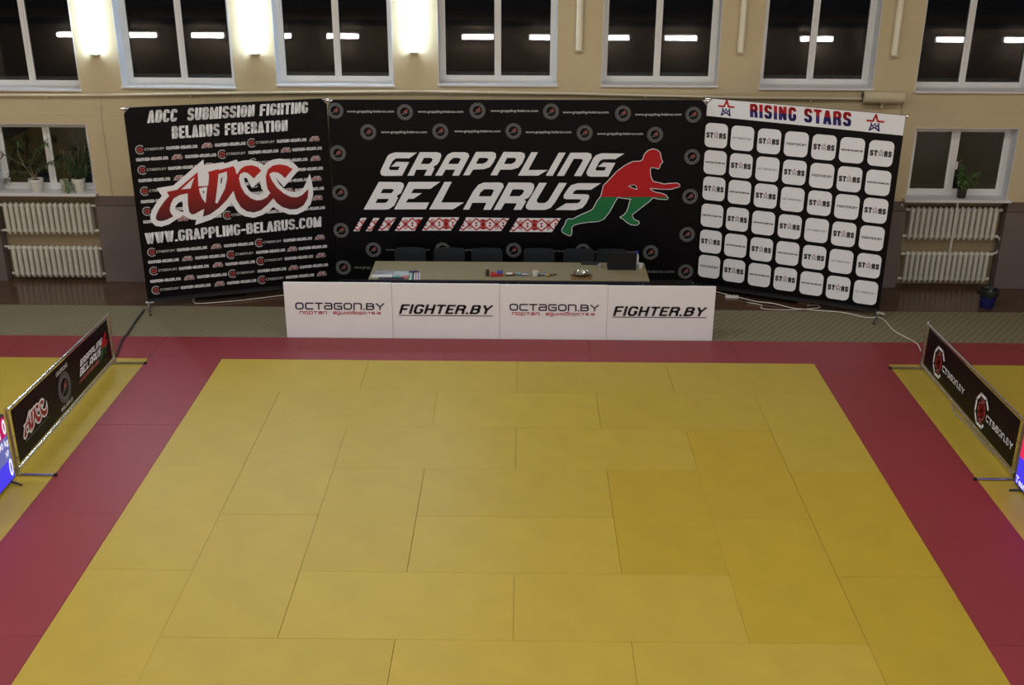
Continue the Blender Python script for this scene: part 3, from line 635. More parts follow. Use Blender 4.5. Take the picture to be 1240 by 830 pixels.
def bend(x, z0, z1, s, x_in):
    y = 3.30; out = [(x_in, y, z1)]
    for k in range(7):
        a = PI / 2 - PI * k / 6
        out.append((x + s * .07 * math.cos(a), y, (z0 + z1) / 2 + (z1 - z0) / 2 * math.sin(a)))
    out.append((x_in, y, z0)); return out
upipe(bend(-8.30, .53, .80, -1, -8.2), .017, 'curved white pipe joining the two left radiators at their left end')
upipe(bend(7.62, .53, .81, 1, 7.5), .017, 'curved white pipe joining the two right radiators at their right end')
upipe([(6.875, 3.215, 1.40), (6.875, 3.215, .58)], .018, 'vertical white pipe crossing the upper right radiator')
upipe([(6.12, 3.27, 1.27), (6.05, 3.25, 1.28), (6.0, 3.205, 1.36)], .017, 'short white pipe leaving the upper right radiator at its left end')

# ------------------------------------------------------------------ plants on the lower sills
def pot(name, x, y, z, r0, r1, h, m, label, rim=True):
    t = empty(name, (x, y, z), label=label, cat='plant')
    prof = [(r0 * .92, 0), (r0, .006), (r1 * .93, h * .8), (r1, h * .82), (r1, h), (r1 * .9, h), (r1 * .88, h * .86)]
    MB().lathe(prof, n=20).build('pot', M[m], t, smooth=True)
    MB().lathe([(r1 * .87, h * .84), (r1 * .5, h * .9)], n=16).build('soil', M['soil'], t)
    return t
def leafblade(mb, p, d, L, w_, droop=.3):
    p = Vector(p); d = Vector(d).normalized(); s = d.cross(Vector((0, 0, 1)))
    if s.length < .01: s = Vector((1, 0, 0))
    s.normalize(); a = p; b = p + d * L * .5 + Vector((0, 0, L * .08)); c = p + d * L + Vector((0, 0, -L * droop))
    mb.add([a, b + s * w_, b - s * w_, c], [(0, 1, 2), (1, 3, 2)])
SZ = 1.455
t = pot('potted_plant', -7.61, 3.27, SZ, .075, .115, .20, 'pot_white', 'plant with long sparse arching branches in a wide white pot on the left sill')
brs = [[(0, 0, .19), (-.14, .0, .40), (-.40, -.06, .60), (-.62, -.14, .76)], [(0, 0, .19), (-.06, .01, .38), (.06, 0, .62), (.24, 0, .78)], [(0, 0, .19), (.04, 0, .33), (.22, -.02, .44), (.38, -.03, .47)],
       [(0, 0, .19), (-.1, -.01, .3), (-.3, -.03, .33), (-.46, -.05, .18)], [(-.14, 0, .4), (-.22, .02, .6), (-.2, .03, .8)], [(-.42, -.02, .6), (-.52, -.10, .45), (-.56, -.14, .28)]]
ms = MB(); ml = MB(); rr = random.Random(3)
for b in brs:
    ms.tube(b, [.010] + [.006] * (len(b) - 1), 5)
    for a, c in zip(b[1:], b[2:] or [b[-1]]):
        for k in range(30):
            f = rr.random(); q = [a[i] + (c[i] - a[i]) * f for i in range(3)]
            leafblade(ml, q, (rr.uniform(-1, 1), rr.uniform(-.6, .2), rr.uniform(-.5, .7)), rr.uniform(.05, .11), rr.uniform(.008, .014))
    for k in range(16):
        q = b[-1]; leafblade(ml, q, (rr.uniform(-1, 1), rr.uniform(-.6, .2), rr.uniform(-.8, .5)), rr.uniform(.06, .13), rr.uniform(.009, .015))
ms.build('stem', M['stem'], t); tag(ml.build('foliage', M['leaf'], t), kind='stuff')
t = pot('potted_plant', -6.935, 3.27, SZ, .07, .105, .215, 'pot_white', 'bushy dark green plant in a tall white pot on the left sill')
ms = MB(); ml = MB()
for k in range(44):
    a = rr.uniform(0, 2 * PI); h = rr.uniform(.3, .76); R_ = rr.uniform(.05, .3)
    px, py = R_ * math.cos(a), max(-.12, min(.06, .3 * R_ * math.sin(a)))
    ms.tube([(0, 0, .19), (px * .4, py * .5, h * .6), (px, py, h)], .004, 4)
    for j in range(16):
        f = rr.uniform(.35, 1.05)
        leafblade(ml, (px * f, py * f, .19 + (h - .19) * f), (rr.uniform(-1, 1), rr.uniform(-.6, .2), rr.uniform(-.6, .8)), rr.uniform(.06, .13), rr.uniform(.005, .010), .5)
ms.build('stem', M['stem'], t); tag(ml.build('foliage', M['leaf'], t), kind='stuff')
ml = MB()
for k in range(34):   # fresh shoots hanging over the pot's left side
    a = rr.uniform(-1, 1)
    s0 = (-.10 + rr.uniform(-.05, .05), -.06, .26); p1 = (s0[0] - rr.uniform(0, .10), -.09, rr.uniform(.0, .24)); 
    leafblade(ml, (p1[0], p1[1], p1[2]), (rr.uniform(-1, 1), -.3, rr.uniform(-1, .2)), rr.uniform(.07, .12), .010)
ml.tube([(-.06, -.04, .22), (-.13, -.10, .10), (-.12, -.16, -.12)], .007, 5)
tag(ml.build('trailing_shoots', M['leaf_light'], t, ), kind='stuff')['label'] = 'light green hanging shoots'
t = empty('flower_pot', (-7.16, 3.26, SZ), label='small cream pot half hidden under trailing shoots on the left sill', cat='pot')
MB().lathe([(.045, 0), (.062, .16), (.066, .165), (.066, .19), (.055, .19)], n=16).build('pot', M['radiator'], t, smooth=True)
t = pot('potted_plant', 6.935, 3.27, SZ, .065, .075, .15, 'pot_dark', 'small leafy green plant in a dark pot on the right sill')
ms = MB(); ml = MB()
for k in range(14):
    a = rr.uniform(0, 2 * PI); h = rr.uniform(.22, .48); R_ = rr.uniform(.03, .2)
    px, py = R_ * math.cos(a), .5 * R_ * math.sin(a) - .03
    if k < 3: px, py, h = -.08, 0, .5 + .04 * k
    ms.tube([(0, 0, .13), (px * .5, py * .5, h * .7), (px, py, h)], .004, 4)
    for j in range(16):
        f = rr.uniform(.4, 1.05); leafblade(ml, (px * f, py * f, .13 + (h - .13) * f), (rr.uniform(-1, 1), rr.uniform(-.8, .3), rr.uniform(-.5, .7)), rr.uniform(.05, .10), rr.uniform(.010, .018))
ms.build('stem', M['stem'], t); tag(ml.build('foliage', M['leaf_light'], t), kind='stuff')

# ------------------------------------------------------------------ bucket
t = empty('bucket', (7.22, 2.35, FZ), label='blue plastic bucket with a dark liner on the brown floor by the right radiators', cat='bucket')
MB().lathe([(.10, 0), (.105, .005), (.135, .25), (.145, .25), (.145, .265), (.128, .265), (.10, .02)], n=24).build('body', M['bucket'], t, smooth=True)
mb = MB(); n = 24; vs = []; 
prof = [(.150, .20), (.155, .25), (.150, .285), (.128, .29), (.115, .22), (.06, .17)]
for r_, z in prof:
    for k in range(n): 
        q = r_ + .008 * math.sin(k * 2.4 + z * 30); vs.append((q * math.cos(2 * PI * k / n), q * math.sin(2 * PI * k / n), z + .012 * math.sin(k * 1.7)))
mb.add(vs, [(i * n + k, i * n + (k + 1) % n, (i + 1) * n + (k + 1) % n, (i + 1) * n + k) for i in range(len(prof) - 1) for k in range(n)])
mb.build('liner', M['bin_bag'], t, smooth=True)
MB().tube([(-.14, 0, .25), (-.155, -.06, .17), (-.10, -.13, .12)], .004, 5).build('handle', M['alu'], t)

# ------------------------------------------------------------------ the three backdrops
def backdrop(P, Q, ztl, ztr, label, feet, cut=(1, 1), zb=.115, post=(1, 1), fabric='black_vinyl'):
    L = math.dist(P, Q); rz = math.atan2(Q[1] - P[1], Q[0] - P[0])
    t = empty('backdrop', (P[0], P[1], FZ), rz, label=label, cat='banner')
    hz = -FZ     # print coordinates are heights above the mats; local zero is the floor
    root = t
    def up(z): return z + hz
    c = .085
    poly = [(.0, zb), (L, zb)]
    poly += [(L, ztr - c), (L - c, ztr)] if cut[1] else [(L, ztr)]
    poly += [(c, ztl), (0, ztl - c)] if cut[0] else [(0, ztl)]
    tr = tess([poly]); mb = MB()
    # cloth with thickness
    n = len(poly); vs = [(u, -.0015, up(v)) for u, v in poly] + [(u, .0015, up(v)) for u, v in poly]
    mb.add(vs, [tuple(range(n)), tuple(range(n, 2 * n))[::-1]] + [((k + 1) % n, k, n + k, n + (k + 1) % n) for k in range(n)])
    f = mb.build('fabric', M[fabric], t)
    mb = MB().box(.01, L - .01, -.004, .004, up(zb), up(zb) + .035); mb.build('hem', M['hem'], t)
    if post[0]: MB().tube([(.025, .03, .02), (.025, .03, up(ztl) - .01)], .016, 10).build('post', M['alu'], t, smooth=True)
    if post[1]: MB().tube([(L - .025, .03, .02), (L - .025, .03, up(ztr) - .01)], .016, 10).build('post', M['alu'], t, smooth=True)
    MB().tube([(0, .03, up(ztl) - .022), (L, .03, up(ztr) - .022)], .016, 10).build('top_rail', M['alu'], t, smooth=True)
    MB().tube([(0, .03, up(zb) - .022), (L, .03, up(zb) - .022)], .016, 10).build('bottom_rail', M['black_plastic'], t, smooth=True)
    for uu, z in ((0, ztl), (L, ztr)):
        MB().tube([(uu - .035, .03, up(z) - .02), (uu + .035, .03, up(z) - .02)], .021, 10).build('corner_joint', M['chrome'], t, smooth=True)
    for uu, sx in feet:
        MB().tube([(uu - .03, .0, up(zb) - .03), (uu + .09, .0, up(zb) - .03)], .022, 8).build('corner_joint', M['chrome'], t, smooth=True)
        MB().tube([(uu, .03, .10), (uu + sx * .02, -.10, .055), (uu + sx * .06, -.30, .028)], .013, 8).build('foot', M['chrome'], t, smooth=True)
        MB().tube([(uu + sx * .06, -.30, .029), (uu + sx * .063, -.325, .029)], .016, 8).build('rubber_tip', M['rubber'], t, smooth=True)
        MB().tube([(uu, .03, .10), (uu, .30, .027)], .011, 8).build('foot', M['alu'], t, smooth=True)
    pr = empty('print', (0, 0, hz)); pr.parent = t
    return t, L, pr
def attach(ink, name, t, label=None):
    o = ink.build(name, t, label); o.location = (0, 0, -FZ); return o

A_ = ART
aw = tess(A_['AW']); ar = tess(A_['AR']); gb = [tess(g) for g in A_['GB']]
fig = tess(A_['FIG']); fs_ = A_['FIGSPLIT']
fig_hi = clip(fig, [(0, fs_), (6, fs_), (6, 4), (0, 4)]); fig_lo = clip(fig, [(0, 0), (6, 0), (6, fs_), (0, fs_)])
fig_out = stroke(A_['FIG'][0], .022, True) + stroke(A_['FIG'][1], .018, True)
us = [p[0] for p in A_['AW'][0]]; vs_ = [p[1] for p in A_['AW'][0]]
AB = (min(us), max(us), min(vs_), max(vs_))
fu = [p[0] for p in A_['FIG'][0]]; fv = [p[1] for p in A_['FIG'][0]]
FB = (min(fu), max(fu), min(fv), max(fv))

def ornament(ink, q):
    (a, b), (c, d), (e, f), (g, h) = q
    q2 = [(g, h), (e, f), (c, d), (a, b)]
    ink.add([[q2[0], q2[1], q2[2]], [q2[0], q2[2], q2[3]]], 'white_print', 2)
    v0 = (f + h) / 2; v1 = (b + d) / 2; H = v1 - v0; vc = (v0 + v1) / 2; u0 = g; u1 = c
    red = []; P_ = H * .98; k = 0; u = u0 - P_ * .2
    while u < u1 + P_:
        for s in (1, -1):
            red += stroke([(u - P_ / 2, vc - s * H * .44), (u, vc), (u + P_ / 2, vc + s * H * .44)], H * .10)
        if k % 2 == 0:
            red += [[(u - H * .22, vc), (u, vc - H * .22), (u + H * .22, vc), (u, vc + H * .22)]]
            for s in (1, -1):
                red += [[(u - H * .26, vc + s * H * .30), (u, vc + s * H * .12), (u + H * .26, vc + s * H * .30), (u, vc + s * H * .40)]]
                red += stroke([(u + H * .2, vc + s * H * .34), (u + H * .05, vc + s * H * .2)], H * .05)
        else:
            for dv in (-.25, 0, .25):
                red += stroke([(u - H * .12, vc + dv * H), (u, vc + (dv - .1) * H), (u + H * .12, vc + dv * H), (u, vc + (dv + .1) * H)], H * .055, True)
        for s in (1, -1): red += [[(u + P_ / 2 - H * .1, vc + s * H * .1), (u + P_ / 2, vc), (u + P_ / 2 + H * .1, vc + s * H * .1), (u + P_ / 2, vc + s * H * .2)]]
        u += P_; k += 1
    ink.add(clip(red, q2), 'red_print', 3)
def emblem(ink, u, v, r, ringm='dim_print'):
    ink.add(ring(u, v, r * .90, r, 24), ringm, 1); ink.add(ring(u, v, r * .62, r * .84, 24), ringm, 1)
    # lettering band broken by small dark gaps
    gaps = []
    for k in range(18):
        a = 2 * PI * k / 18; gaps += stroke([(u + r * .68 * math.cos(a), v + r * .68 * math.sin(a)), (u + r * .79 * math.cos(a), v + r * .79 * math.sin(a))], r * .05)
    ink.add(gaps, 'dark_print', 2)
    sc = 1.05 * r / (FB[1] - FB[0]); cu, cv = (FB[0] + FB[1]) / 2, (FB[2] + FB[3]) / 2
    ink.add(xf(fig_hi, sc, sc, u, v, cu, cv), 'pink_print', 3); ink.add(xf(fig_lo, sc, sc, u, v, cu, cv), 'dim_print', 3)
def octlogo(ink, u, v, r, white='mid_print', txt=True, tw=0, th=0):
    e = [(u + r * math.cos(a), v + r * math.sin(a)) for a in [PI / 4 + PI * k / 10 for k in range(16)]]
    ink.add(stroke(e, r * .22), white, 1)
    ink.add(ring(u, v, r * .38, r * .66, 12), 'pink_print', 1); ink.add(disc(u, v, r * .24, 8), 'red_print', 1)
    if txt: ink.add(sfont('cTagOn.BY', rquad(u + r * .95, u + r + tw, v - th / 2, v + th / 2), .22, .12), 'mid_print', 1)
def small_adcc(ink, u, v, w_, h_):
    sx = w_ / (AB[1] - AB[0]); sy = h_ / (AB[3] - AB[2])
    ink.add(xf([[p for p in t_] for t_ in tess([A_['AW'][0]])], sx, sy, u, v, (AB[0] + AB[1]) / 2, (AB[2] + AB[3]) / 2), 'mid_print', 1)
    ink.add(xf(ar, sx, sy, u, v, (AB[0] + AB[1]) / 2, (AB[2] + AB[3]) / 2), 'logo_red_small', 2)

# --- left backdrop
t, L, pr = backdrop((-5.6, 1.93), (-2.88, 2.87), 3.02, 3.01, 'black backdrop reading ADCC SUBMISSION FIGHTING, left one of the three', [(.0, .3)])
bpy.data.objects.remove(pr)
ink = Ink()
for i, (s, q) in enumerate(A_['LT']):
    ink.add(sfont(s, q, .175, .05, hsc=1.32), 'white_print', 1)
attach(ink, 'lettering', t)
ink = Ink(); ink.add(aw, 'white_print', 3); ink.add(ar, 'logo_red', 4)
attach(ink, 'large_logo', t, 'large white edged red ADCC lettering')
ink = Ink()
for k, (ty, v) in enumerate(A_['LROW']):
    sh = -.02 * (k / 12)
    wq = lambda a, b, dv=0: rquad(a + sh, b + sh, v - .024 + dv, v + .024 + dv)
    def hid(a, b): return v > 1.30 and v < 2.05 and a > .5 and b < 2.4
    if ty == 'A':
        spec = [('o', .16), ('b', .517, .956), ('a', 1.09), ('b', 1.205, 1.645), ('o', 1.735), ('b', 2.10, 2.54), ('a', 2.66)]
    else:
        spec = [('b', .088, .53), ('a', .655), ('b', .77, 1.21), ('o', 1.30), ('b', 1.675, 2.115), ('a', 2.225), ('b', 2.325, 2.765)] if k < 12 else []
        if k > 8: spec = [('b', .088, .53), ('a', .655), ('b', .77, 1.21), ('o', 1.30), ('b', 1.675, 2.115), ('a', 2.225), ('b', 2.325, 2.765)]
    for sp in spec:
        if sp[0] == 'b': ink.add(sfont('GRAPPLING-BELARUS.COM', wq(sp[1], sp[2]), .28, .04), 'white_print', 1)
        elif sp[0] == 'a': small_adcc(ink, sp[1] + sh, v + .005, .155, .085)
        else: octlogo(ink, sp[1] + sh, v, .062, tw=.27, th=.036)
attach(ink, 'sponsor_print', t, 'rows of small white sponsor lettering')

# --- centre backdrop
t, L, pr = backdrop((-2.86, 2.87), (2.80, 2.95), 2.99, 3.005, 'wide black backdrop reading GRAPPLING BELARUS, behind the table', [(1.4, 0), (4.2, 0)], zb=.13)
bpy.data.objects.remove(pr)
ink = Ink()
for g in gb: ink.add(g, 'white_print', 2)
attach(ink, 'lettering', t)
ink = Ink(); ink.add(fig_out, 'white_print', 2); ink.add(fig_hi, 'red_print', 3); ink.add(fig_lo, 'green_print', 3)
attach(ink, 'wrestler_figure', t, 'red and green wrestler silhouette edged in white')
ink = Ink()
for q in A_['ORN']: ornament(ink, q)
attach(ink, 'ornament_strip', t, 'slanted strip of red on white folk ornament')
ink = Ink()
for u, v in A_['EMB']: emblem(ink, u, v, .119)
for a, b, c, d in A_['URL']:
    v = (b + d) / 2; full = (c - a) > .5
    s = 'www.grappling-belarus.com' if full else ('www.grapp' if a < 1 else 'belarus.com')
    ink.add(text(s, [(a, b + .022), (c, d + .022), (c, d - .028), (a, b - .028)], .02), 'mid_print' if v > 2 else 'dim_print', 1)
attach(ink, 'sponsor_print', t, 'round grey emblems and small web addresses')

# --- right backdrop
t, L, pr = backdrop((2.80, 2.95), (5.39, 1.80), 3.035, 3.01, 'black backdrop with white RISING STARS header and rounded white tiles, right one', [(2.834, -.3)], cut=(1, 0), zb=.09)
bpy.data.objects.remove(pr)
hb = A_['RHEAD']
ink = Ink()
cutc = .085
pl = [(0.004, hb[3][1]), (L - .004, hb[2][1]), (L - .004, 3.005), (cutc, 3.03), (.004, 3.03 - cutc)]
ink.add(tess([pl]), 'white_print', 1)
attach(ink, 'header', t, 'white header strip')
ink = Ink(); q = A_['RT']
tri = sfont('RISING STARS', q, .20, .09, hsc=1.25)
qm = [((q[3][0]), (q[0][1] + q[3][1]) / 2), ((q[2][0]), (q[1][1] + q[2][1]) / 2)]
ink.add(clip(tri, [(-1, qm[0][1]), (4, qm[1][1]), (4, 4), (-1, 4)]), 'red_print', 2)
ink.add(clip(tri, [(-1, 1), (4, 1), (4, qm[1][1]), (-1, qm[0][1])]), 'blue_print', 2)
def star(ink, u, v, h, red='red_print', blue='blue_print', l=2, wd=.115):
    w_ = wd * h
    ink.add(stroke([(u - .52 * h, v + .10 * h), (u - .14 * h, v + .10 * h), (u, v + .48 * h), (u + .14 * h, v + .10 * h), (u + .52 * h, v + .10 * h)], w_), red, l)
    ink.add(stroke([(u - .23 * h, v + .0 * h), (u - .20 * h, v - .12 * h), (u - .28 * h, v - .46 * h), (u, v - .27 * h), (u + .28 * h, v - .46 * h), (u + .20 * h, v - .12 * h), (u + .23 * h, v + .0 * h)], w_ * .8), blue, l)
    ink.add(stroke([(u - .2 * h, v - .10 * h), (u - .10 * h, v - .24 * h), (u, v - .04 * h), (u + .10 * h, v - .24 * h), (u + .2 * h, v - .10 * h)], w_ * .55), blue, l)
for u, v in A_['RSTAR']: star(ink, u, v, .235)
attach(ink, 'lettering', t, 'red over navy lettering and two outlined stars')
ti = Ink(); tx = Ink()
r1 = [(.175, 2.488), (.571, 2.480), (.971, 2.472), (1.370, 2.466), (1.769, 2.459), (2.165, 2.452), (2.566, 2.445)]
rowz = [0, .412, .818, 1.243, 1.660, 2.068]; rowz7 = [0, .424, .835, 1.250, 1.673, 2.092]; dl = [0, .014, .026, .028, .036, .042]
for r_ in range(6):
    for c_ in range(7):
        f = c_ / 6; u = r1[c_][0] + dl[r_] + f * 0; v = r1[c_][1] - ((1 - f) * rowz[r_] + f * rowz7[r_])
        hw, hh, cr_ = .172, .183, .075
        out = []
        for sx, sy, a0 in ((1, 1, 0), (-1, 1, PI / 2), (-1, -1, PI), (1, -1, 3 * PI / 2)):
            for k in range(5):
                a = a0 + k * PI / 8; out.append((u + sx * (hw - cr_) + cr_ * math.cos(a), v + sy * (hh - cr_) + cr_ * math.sin(a)))
        ti.add([out], 'white_print', 1)
        k = c_ - r_
        if k % 2 == 0:
            tx.add(sfont('ST', rquad(u - .150, u - .046, v - .042, v + .042), .26, .08), 'dark_print', 2)
            tx.add(sfont('RS', rquad(u + .046, u + .150, v - .042, v + .042), .26, .08), 'dark_print', 2)
            star(tx, u, v + .008, .098, 'pink_print', 'dim_print', 2, .085)
        elif k == 1: tx.add(sfont('OcTagOn.BY', rquad(u - .145, u + .145, v - .013, v + .013), .18, .14), 'dim_print', 2)
        elif k in (3, -5): tx.add(sfont('FIGHTER.BY', rquad(u - .145, u + .145, v - .018, v + .018, .008), .22, .14), 'dark_print', 2)
        else: tx.add(sfont('GRAPPLING-BELARUS.COM', rquad(u - .150, u + .150, v - .013, v + .013), .22, .12), 'dark_print', 2)
attach(ti, 'tile_print', t, 'six rows of seven rounded white tiles'); attach(tx, 'sponsor_print', t, 'small dark lettering on the white tiles')

# ------------------------------------------------------------------ four white sponsor boards
BX = [-3.280, -1.766, -.256, 1.256, 2.758]
names = ['white board reading OCTAGON.BY at the far left end of the row before the table', 'white board reading FIGHTER.BY, second from the left before the table',
         'white board reading OCTAGON.BY, third from the left before the table', 'white board reading FIGHTER.BY at the far right end of the row before the table']
for i in range(4):
    a, b = BX[i], BX[i + 1]; yb = .83
    t = empty('sponsor_board', (a, yb, FZ + .012), label=names[i], cat='board', group='white sponsor boards')
    zt = .812 - .005 * i
    MB().cbox(.002, b - a - .002, 0, .035, 0, zt + .018, .004).build('panel', M['board'], t, bevel=.002)
    ink = Ink()
    if i % 2 == 0:
        q, c = (((-3.129, .518), (-1.875, .516), (-1.879, .412), (-3.133, .411)), ((-3.076, .388), (-1.932, .384), (-1.932, .338), (-3.076, .336))) if i == 0 else \
               (((-.118, .524), (1.135, .518), (1.137, .416), (-.117, .419)), ((-.082, .396), (1.08, .392), (1.08, .346), (-.082, .343)))
        s = lambda q_: [(u - a, v) for u, v in q_]
        ink.add(sfont('OcTagOn.BY', s(q), .19, .17), 'navy_text', 1)
        cq = s(c); f = 6.0 / 17
        ink.add(sfont('портал', [cq[0], (cq[0][0] + .385, cq[0][1]), (cq[0][0] + .385, cq[3][1] + .008), (cq[3][0], cq[3][1] + .008)], .24, .24, trim=False), 'crimson_text', 1)
        ink.add(sfont('единоборств', [(cq[0][0] + .475, cq[1][1] + .002), (cq[1][0] - .08, cq[1][1]), (cq[2][0] - .08, cq[2][1] + .008), (cq[3][0] + .475, cq[3][1] + .008)], .24, .24, trim=False), 'crimson_text', 1)
        ink.add(sfont('а', [(cq[1][0] - .055, cq[1][1]), cq[1], (cq[2][0], cq[2][1] + .008), (cq[2][0] - .055, cq[2][1] + .008)], .24, .24), 'crimson_text', 1)
    else:
        q = ((-1.632, .503), (-.345, .497), (-.396, .362), (-1.677, .358)) if i == 1 else ((1.370, .499), (2.655, .492), (2.607, .357), (1.336, .352))
        s = [(u - a, v) for u, v in q]
        ink.add(sfont('FIGHTER.BY', s, .19, .10, hsc=1.35), 'dark_print', 1)
        ink.add([[(s[3][0] - .005, .331), (s[2][0] + .045, .331), (s[2][0] + .045, .342), (s[3][0] - .005, .342)]], 'dark_print', 1)
    o = attach(ink, 'lettering', t); o.location.z = -FZ - .012

# ------------------------------------------------------------------ tables and what is on them
TZ = .75
for x0, x1, lb in ((-2.135, -.0735, 'beige topped table behind the white boards, the left one with the magazines'), (-.0725, 1.872, 'beige topped table behind the white boards, the right one with the black laptop')):
    t = empty('folding_table', (x0, 1.19, FZ + .012), label=lb, cat='table'); w_ = x1 - x0; h = TZ - FZ - .012
    MB().box(0, w_, 0, .82, h - .012, h).build('tabletop', M['tabletop'], t)
    MB().box(0, w_, -.006, .826, h - .045, h - .012).build('edge_band', M['table_edge'], t)
    for lx in (.08, w_ - .08):
        for ly_ in (.08, .74): MB().tube([(lx, ly_, 0), (lx, ly_, h - .045)], .016, 8).build('leg', M['alu'], t, smooth=True)
        MB().tube([(lx, .08, .25), (lx, .74, .25)], .012, 8).build('stretcher', M['alu'], t, smooth=True)
def chair(x, lb):
    t = empty('office_chair', (x, 2.30, FZ), label=lb, cat='chair', group='dark chairs behind the table')
    mb = MB().box(-.23, .23, -.22, .22, .43, .49); mb.build('seat', M['chair'], t, bevel=.02)
    # the sitter faces the hall, so the backrest is on the far side, curved a little
    mb = MB(); n = 8; vs = []; zt = .83
    for j in range(4):
        z = [.52, .56, zt - .04, zt][j]; wd = [.20, .238, .238, .21][j]
        for k in range(n + 1):
            x_ = -wd + 2 * wd * k / n; y_ = .20 + .03 * z - .05 * (x_ / .24) ** 2
            vs.append((x_, y_, z))
    m_ = len(vs); vs += [(a, b + .035, c) for a, b, c in vs]; fs = []
    for j in range(3):
        for k in range(n):
            a = j * (n + 1) + k; fs.append((a, a + 1, a + n + 2, a + n + 1)); fs.append((m_ + a + 1, m_ + a, m_ + a + n + 1, m_ + a + n + 2))
    R_ = list(range(n + 1)); Tt = [3 * (n + 1) + k for k in range(n + 1)]
    for k in range(n): fs += [(k + 1, k, m_ + k, m_ + k + 1), (Tt[k], Tt[k + 1], m_ + Tt[k + 1], m_ + Tt[k])]
    for j in range(3): a = j * (n + 1); b = a + n + 1; fs += [(a, b, m_ + b, m_ + a), (b + n, a + n, m_ + a + n, m_ + b + n)]
    mb.add(vs, fs); mb.build('backrest', M['chair'], t, smooth=True)
    for sx in (-.2, .2):
        MB().tube([(sx, -.19, 0), (sx, -.19, .43)], .012, 8).build('leg', M['black_plastic'], t, smooth=True)
        MB().tube([(sx, .22, 0), (sx, .20, .43), (sx, .24, .62)], .012, 8).build('leg', M['black_plastic'], t, smooth=True)
    return t
for x, lb in ((-1.665, 'dark slate chair behind the table, leftmost of the row'), (-1.065, 'dark slate chair behind the table, second from the left'), (-.485, 'dark slate chair behind the table, third from the left'),
              (.315, 'dark slate chair behind the table, fourth from the left, behind the table joint'), (.925, 'dark slate chair behind the table, fifth from the left, behind the steel dish'), (1.43, 'dark slate chair mostly hidden behind the black laptop')):
    chair(x, lb)
def sheet(name, x, y, w_, d_, h, rz, m, lb, z=TZ, cat='magazine', grp=None):
    t = MB().cbox(-w_ / 2, w_ / 2, -d_ / 2, d_ / 2, 0, h, min(.002, h * .3)).build(name, M[m]); t.location = (x, y, z + .0005); t.rotation_euler = (0, 0, math.radians(rz)); tag(t, lb, cat, grp); return t
# printed matter at the table's left end
mg = sheet('magazine', -1.935, 1.43, .27, .20, .014, 2, 'paper_grey', 'grey covered magazine at the back left corner of the left table')
mg = sheet('magazine', -1.95, 1.275, .30, .085, .022, 0, 'paper_white', 'thick white edged magazine at the left end of the left table')
mg = sheet('magazine', -1.81, 1.205, .36, .045, .012, 0, 'paper_navy', 'navy magazine lying along the front left table edge')
sheet('leaflet', -1.69, 1.41, .24, .22, .010, -2, 'paper_blue', 'pale blue leaflet between the grey magazine and the fanned leaflets', cat='leaflet')
sheet('leaflet', -1.73, 1.245, .10, .09, .012, 25, 'paper_green', 'small teal leaflet below the pale blue one', cat='leaflet')
sheet('leaflet', -1.615, 1.265, .09, .10, .012, -20, 'paper_rose', 'small rose leaflet below the pale blue one', cat='leaflet')
fan = [('paper_green', 'teal leaflet at the left end of the fanned leaflets'), ('paper_white', 'white leaflet beside the teal one in the fan'), ('paper_green', 'second teal leaflet, inside the fan'), ('paper_navy', 'navy leaflet in the middle of the fan'),
       ('paper_white', 'white leaflet in the middle of the fan'), ('paper_rose', 'rose leaflet in the fan'), ('paper_white', 'white leaflet right of the rose one in the fan'), ('paper_violet', 'violet leaflet near the right end of the fan'), ('paper_white', 'white leaflet at the right end of the fan')]
for k, (m, lb) in enumerate(fan):
    sheet('leaflet', -1.560 + .0185 * k, 1.30 , .017, .30, .006 + .001 * k, 4, m, lb, cat='leaflet', grp='fanned leaflets on the left table')
sheet('magazine', -1.52, 1.50, .14, .07, .012, 5, 'paper_navy', 'dark folded flyer behind the fanned leaflets')
def lathe_thing(name, x, y, prof, m, lb, cat, z=TZ):
    o = MB().lathe(prof, n=20).build(name, M[m], smooth=True); o.location = (x, y, z + .0005); tag(o, lb, cat); return o
b = empty('bottle', (-.442, 1.36, TZ + .0005), label='small dark brown bottle with a pale cap left of the red box', cat='bottle')
MB().lathe([(.024, 0), (.026, .004), (.026, .085), (.013, .10), (.013, .11)], n=16).build('body', M['brown_glass'], b, smooth=True); MB().lathe([(.015, .105), (.015, .13)], n=14).build('cap', M['paper_grey'], b, smooth=True)
def box_thing(name, x, y, w_, d_, h, rz, m, lb, cat, lid=None):
    t = empty(name, (x, y, TZ + .0005), math.radians(rz), label=lb, cat=cat)
    MB().cbox(-w_ / 2, w_ / 2, -d_ / 2, d_ / 2, 0, h * .6, .002).build('tray', M[m], t); MB().cbox(-w_ / 2 - .002, w_ / 2 + .002, -d_ / 2 - .002, d_ / 2 + .002, h * .55, h, .004).build('lid', M[lid or m], t)
    return t
box_thing('small_box', -.355, 1.345, .075, .07, .055, 6, 'red_box', 'small red box right of the brown bottle', 'box')
box_thing('small_box', -.262, 1.375, .075, .075, .07, -4, 'red_box', 'small box with blue lid and red base', 'box', 'blue_box')
t = empty('stapler', (-.115, 1.375, TZ + .0005), math.radians(4), label='black stapler with pale top beside the blue lidded box', cat='stapler')
MB().cbox(-.065, .065, -.018, .018, 0, .018, .004).build('base', M['black_plastic'], t); MB().cbox(-.055, .03, -.014, .014, .024, .045, .006).build('arm', M['paper_white'], t); MB().tube([(.05, 0, .01), (.05, 0, .045)], .012, 8).build('hinge', M['crimson_text'], t)
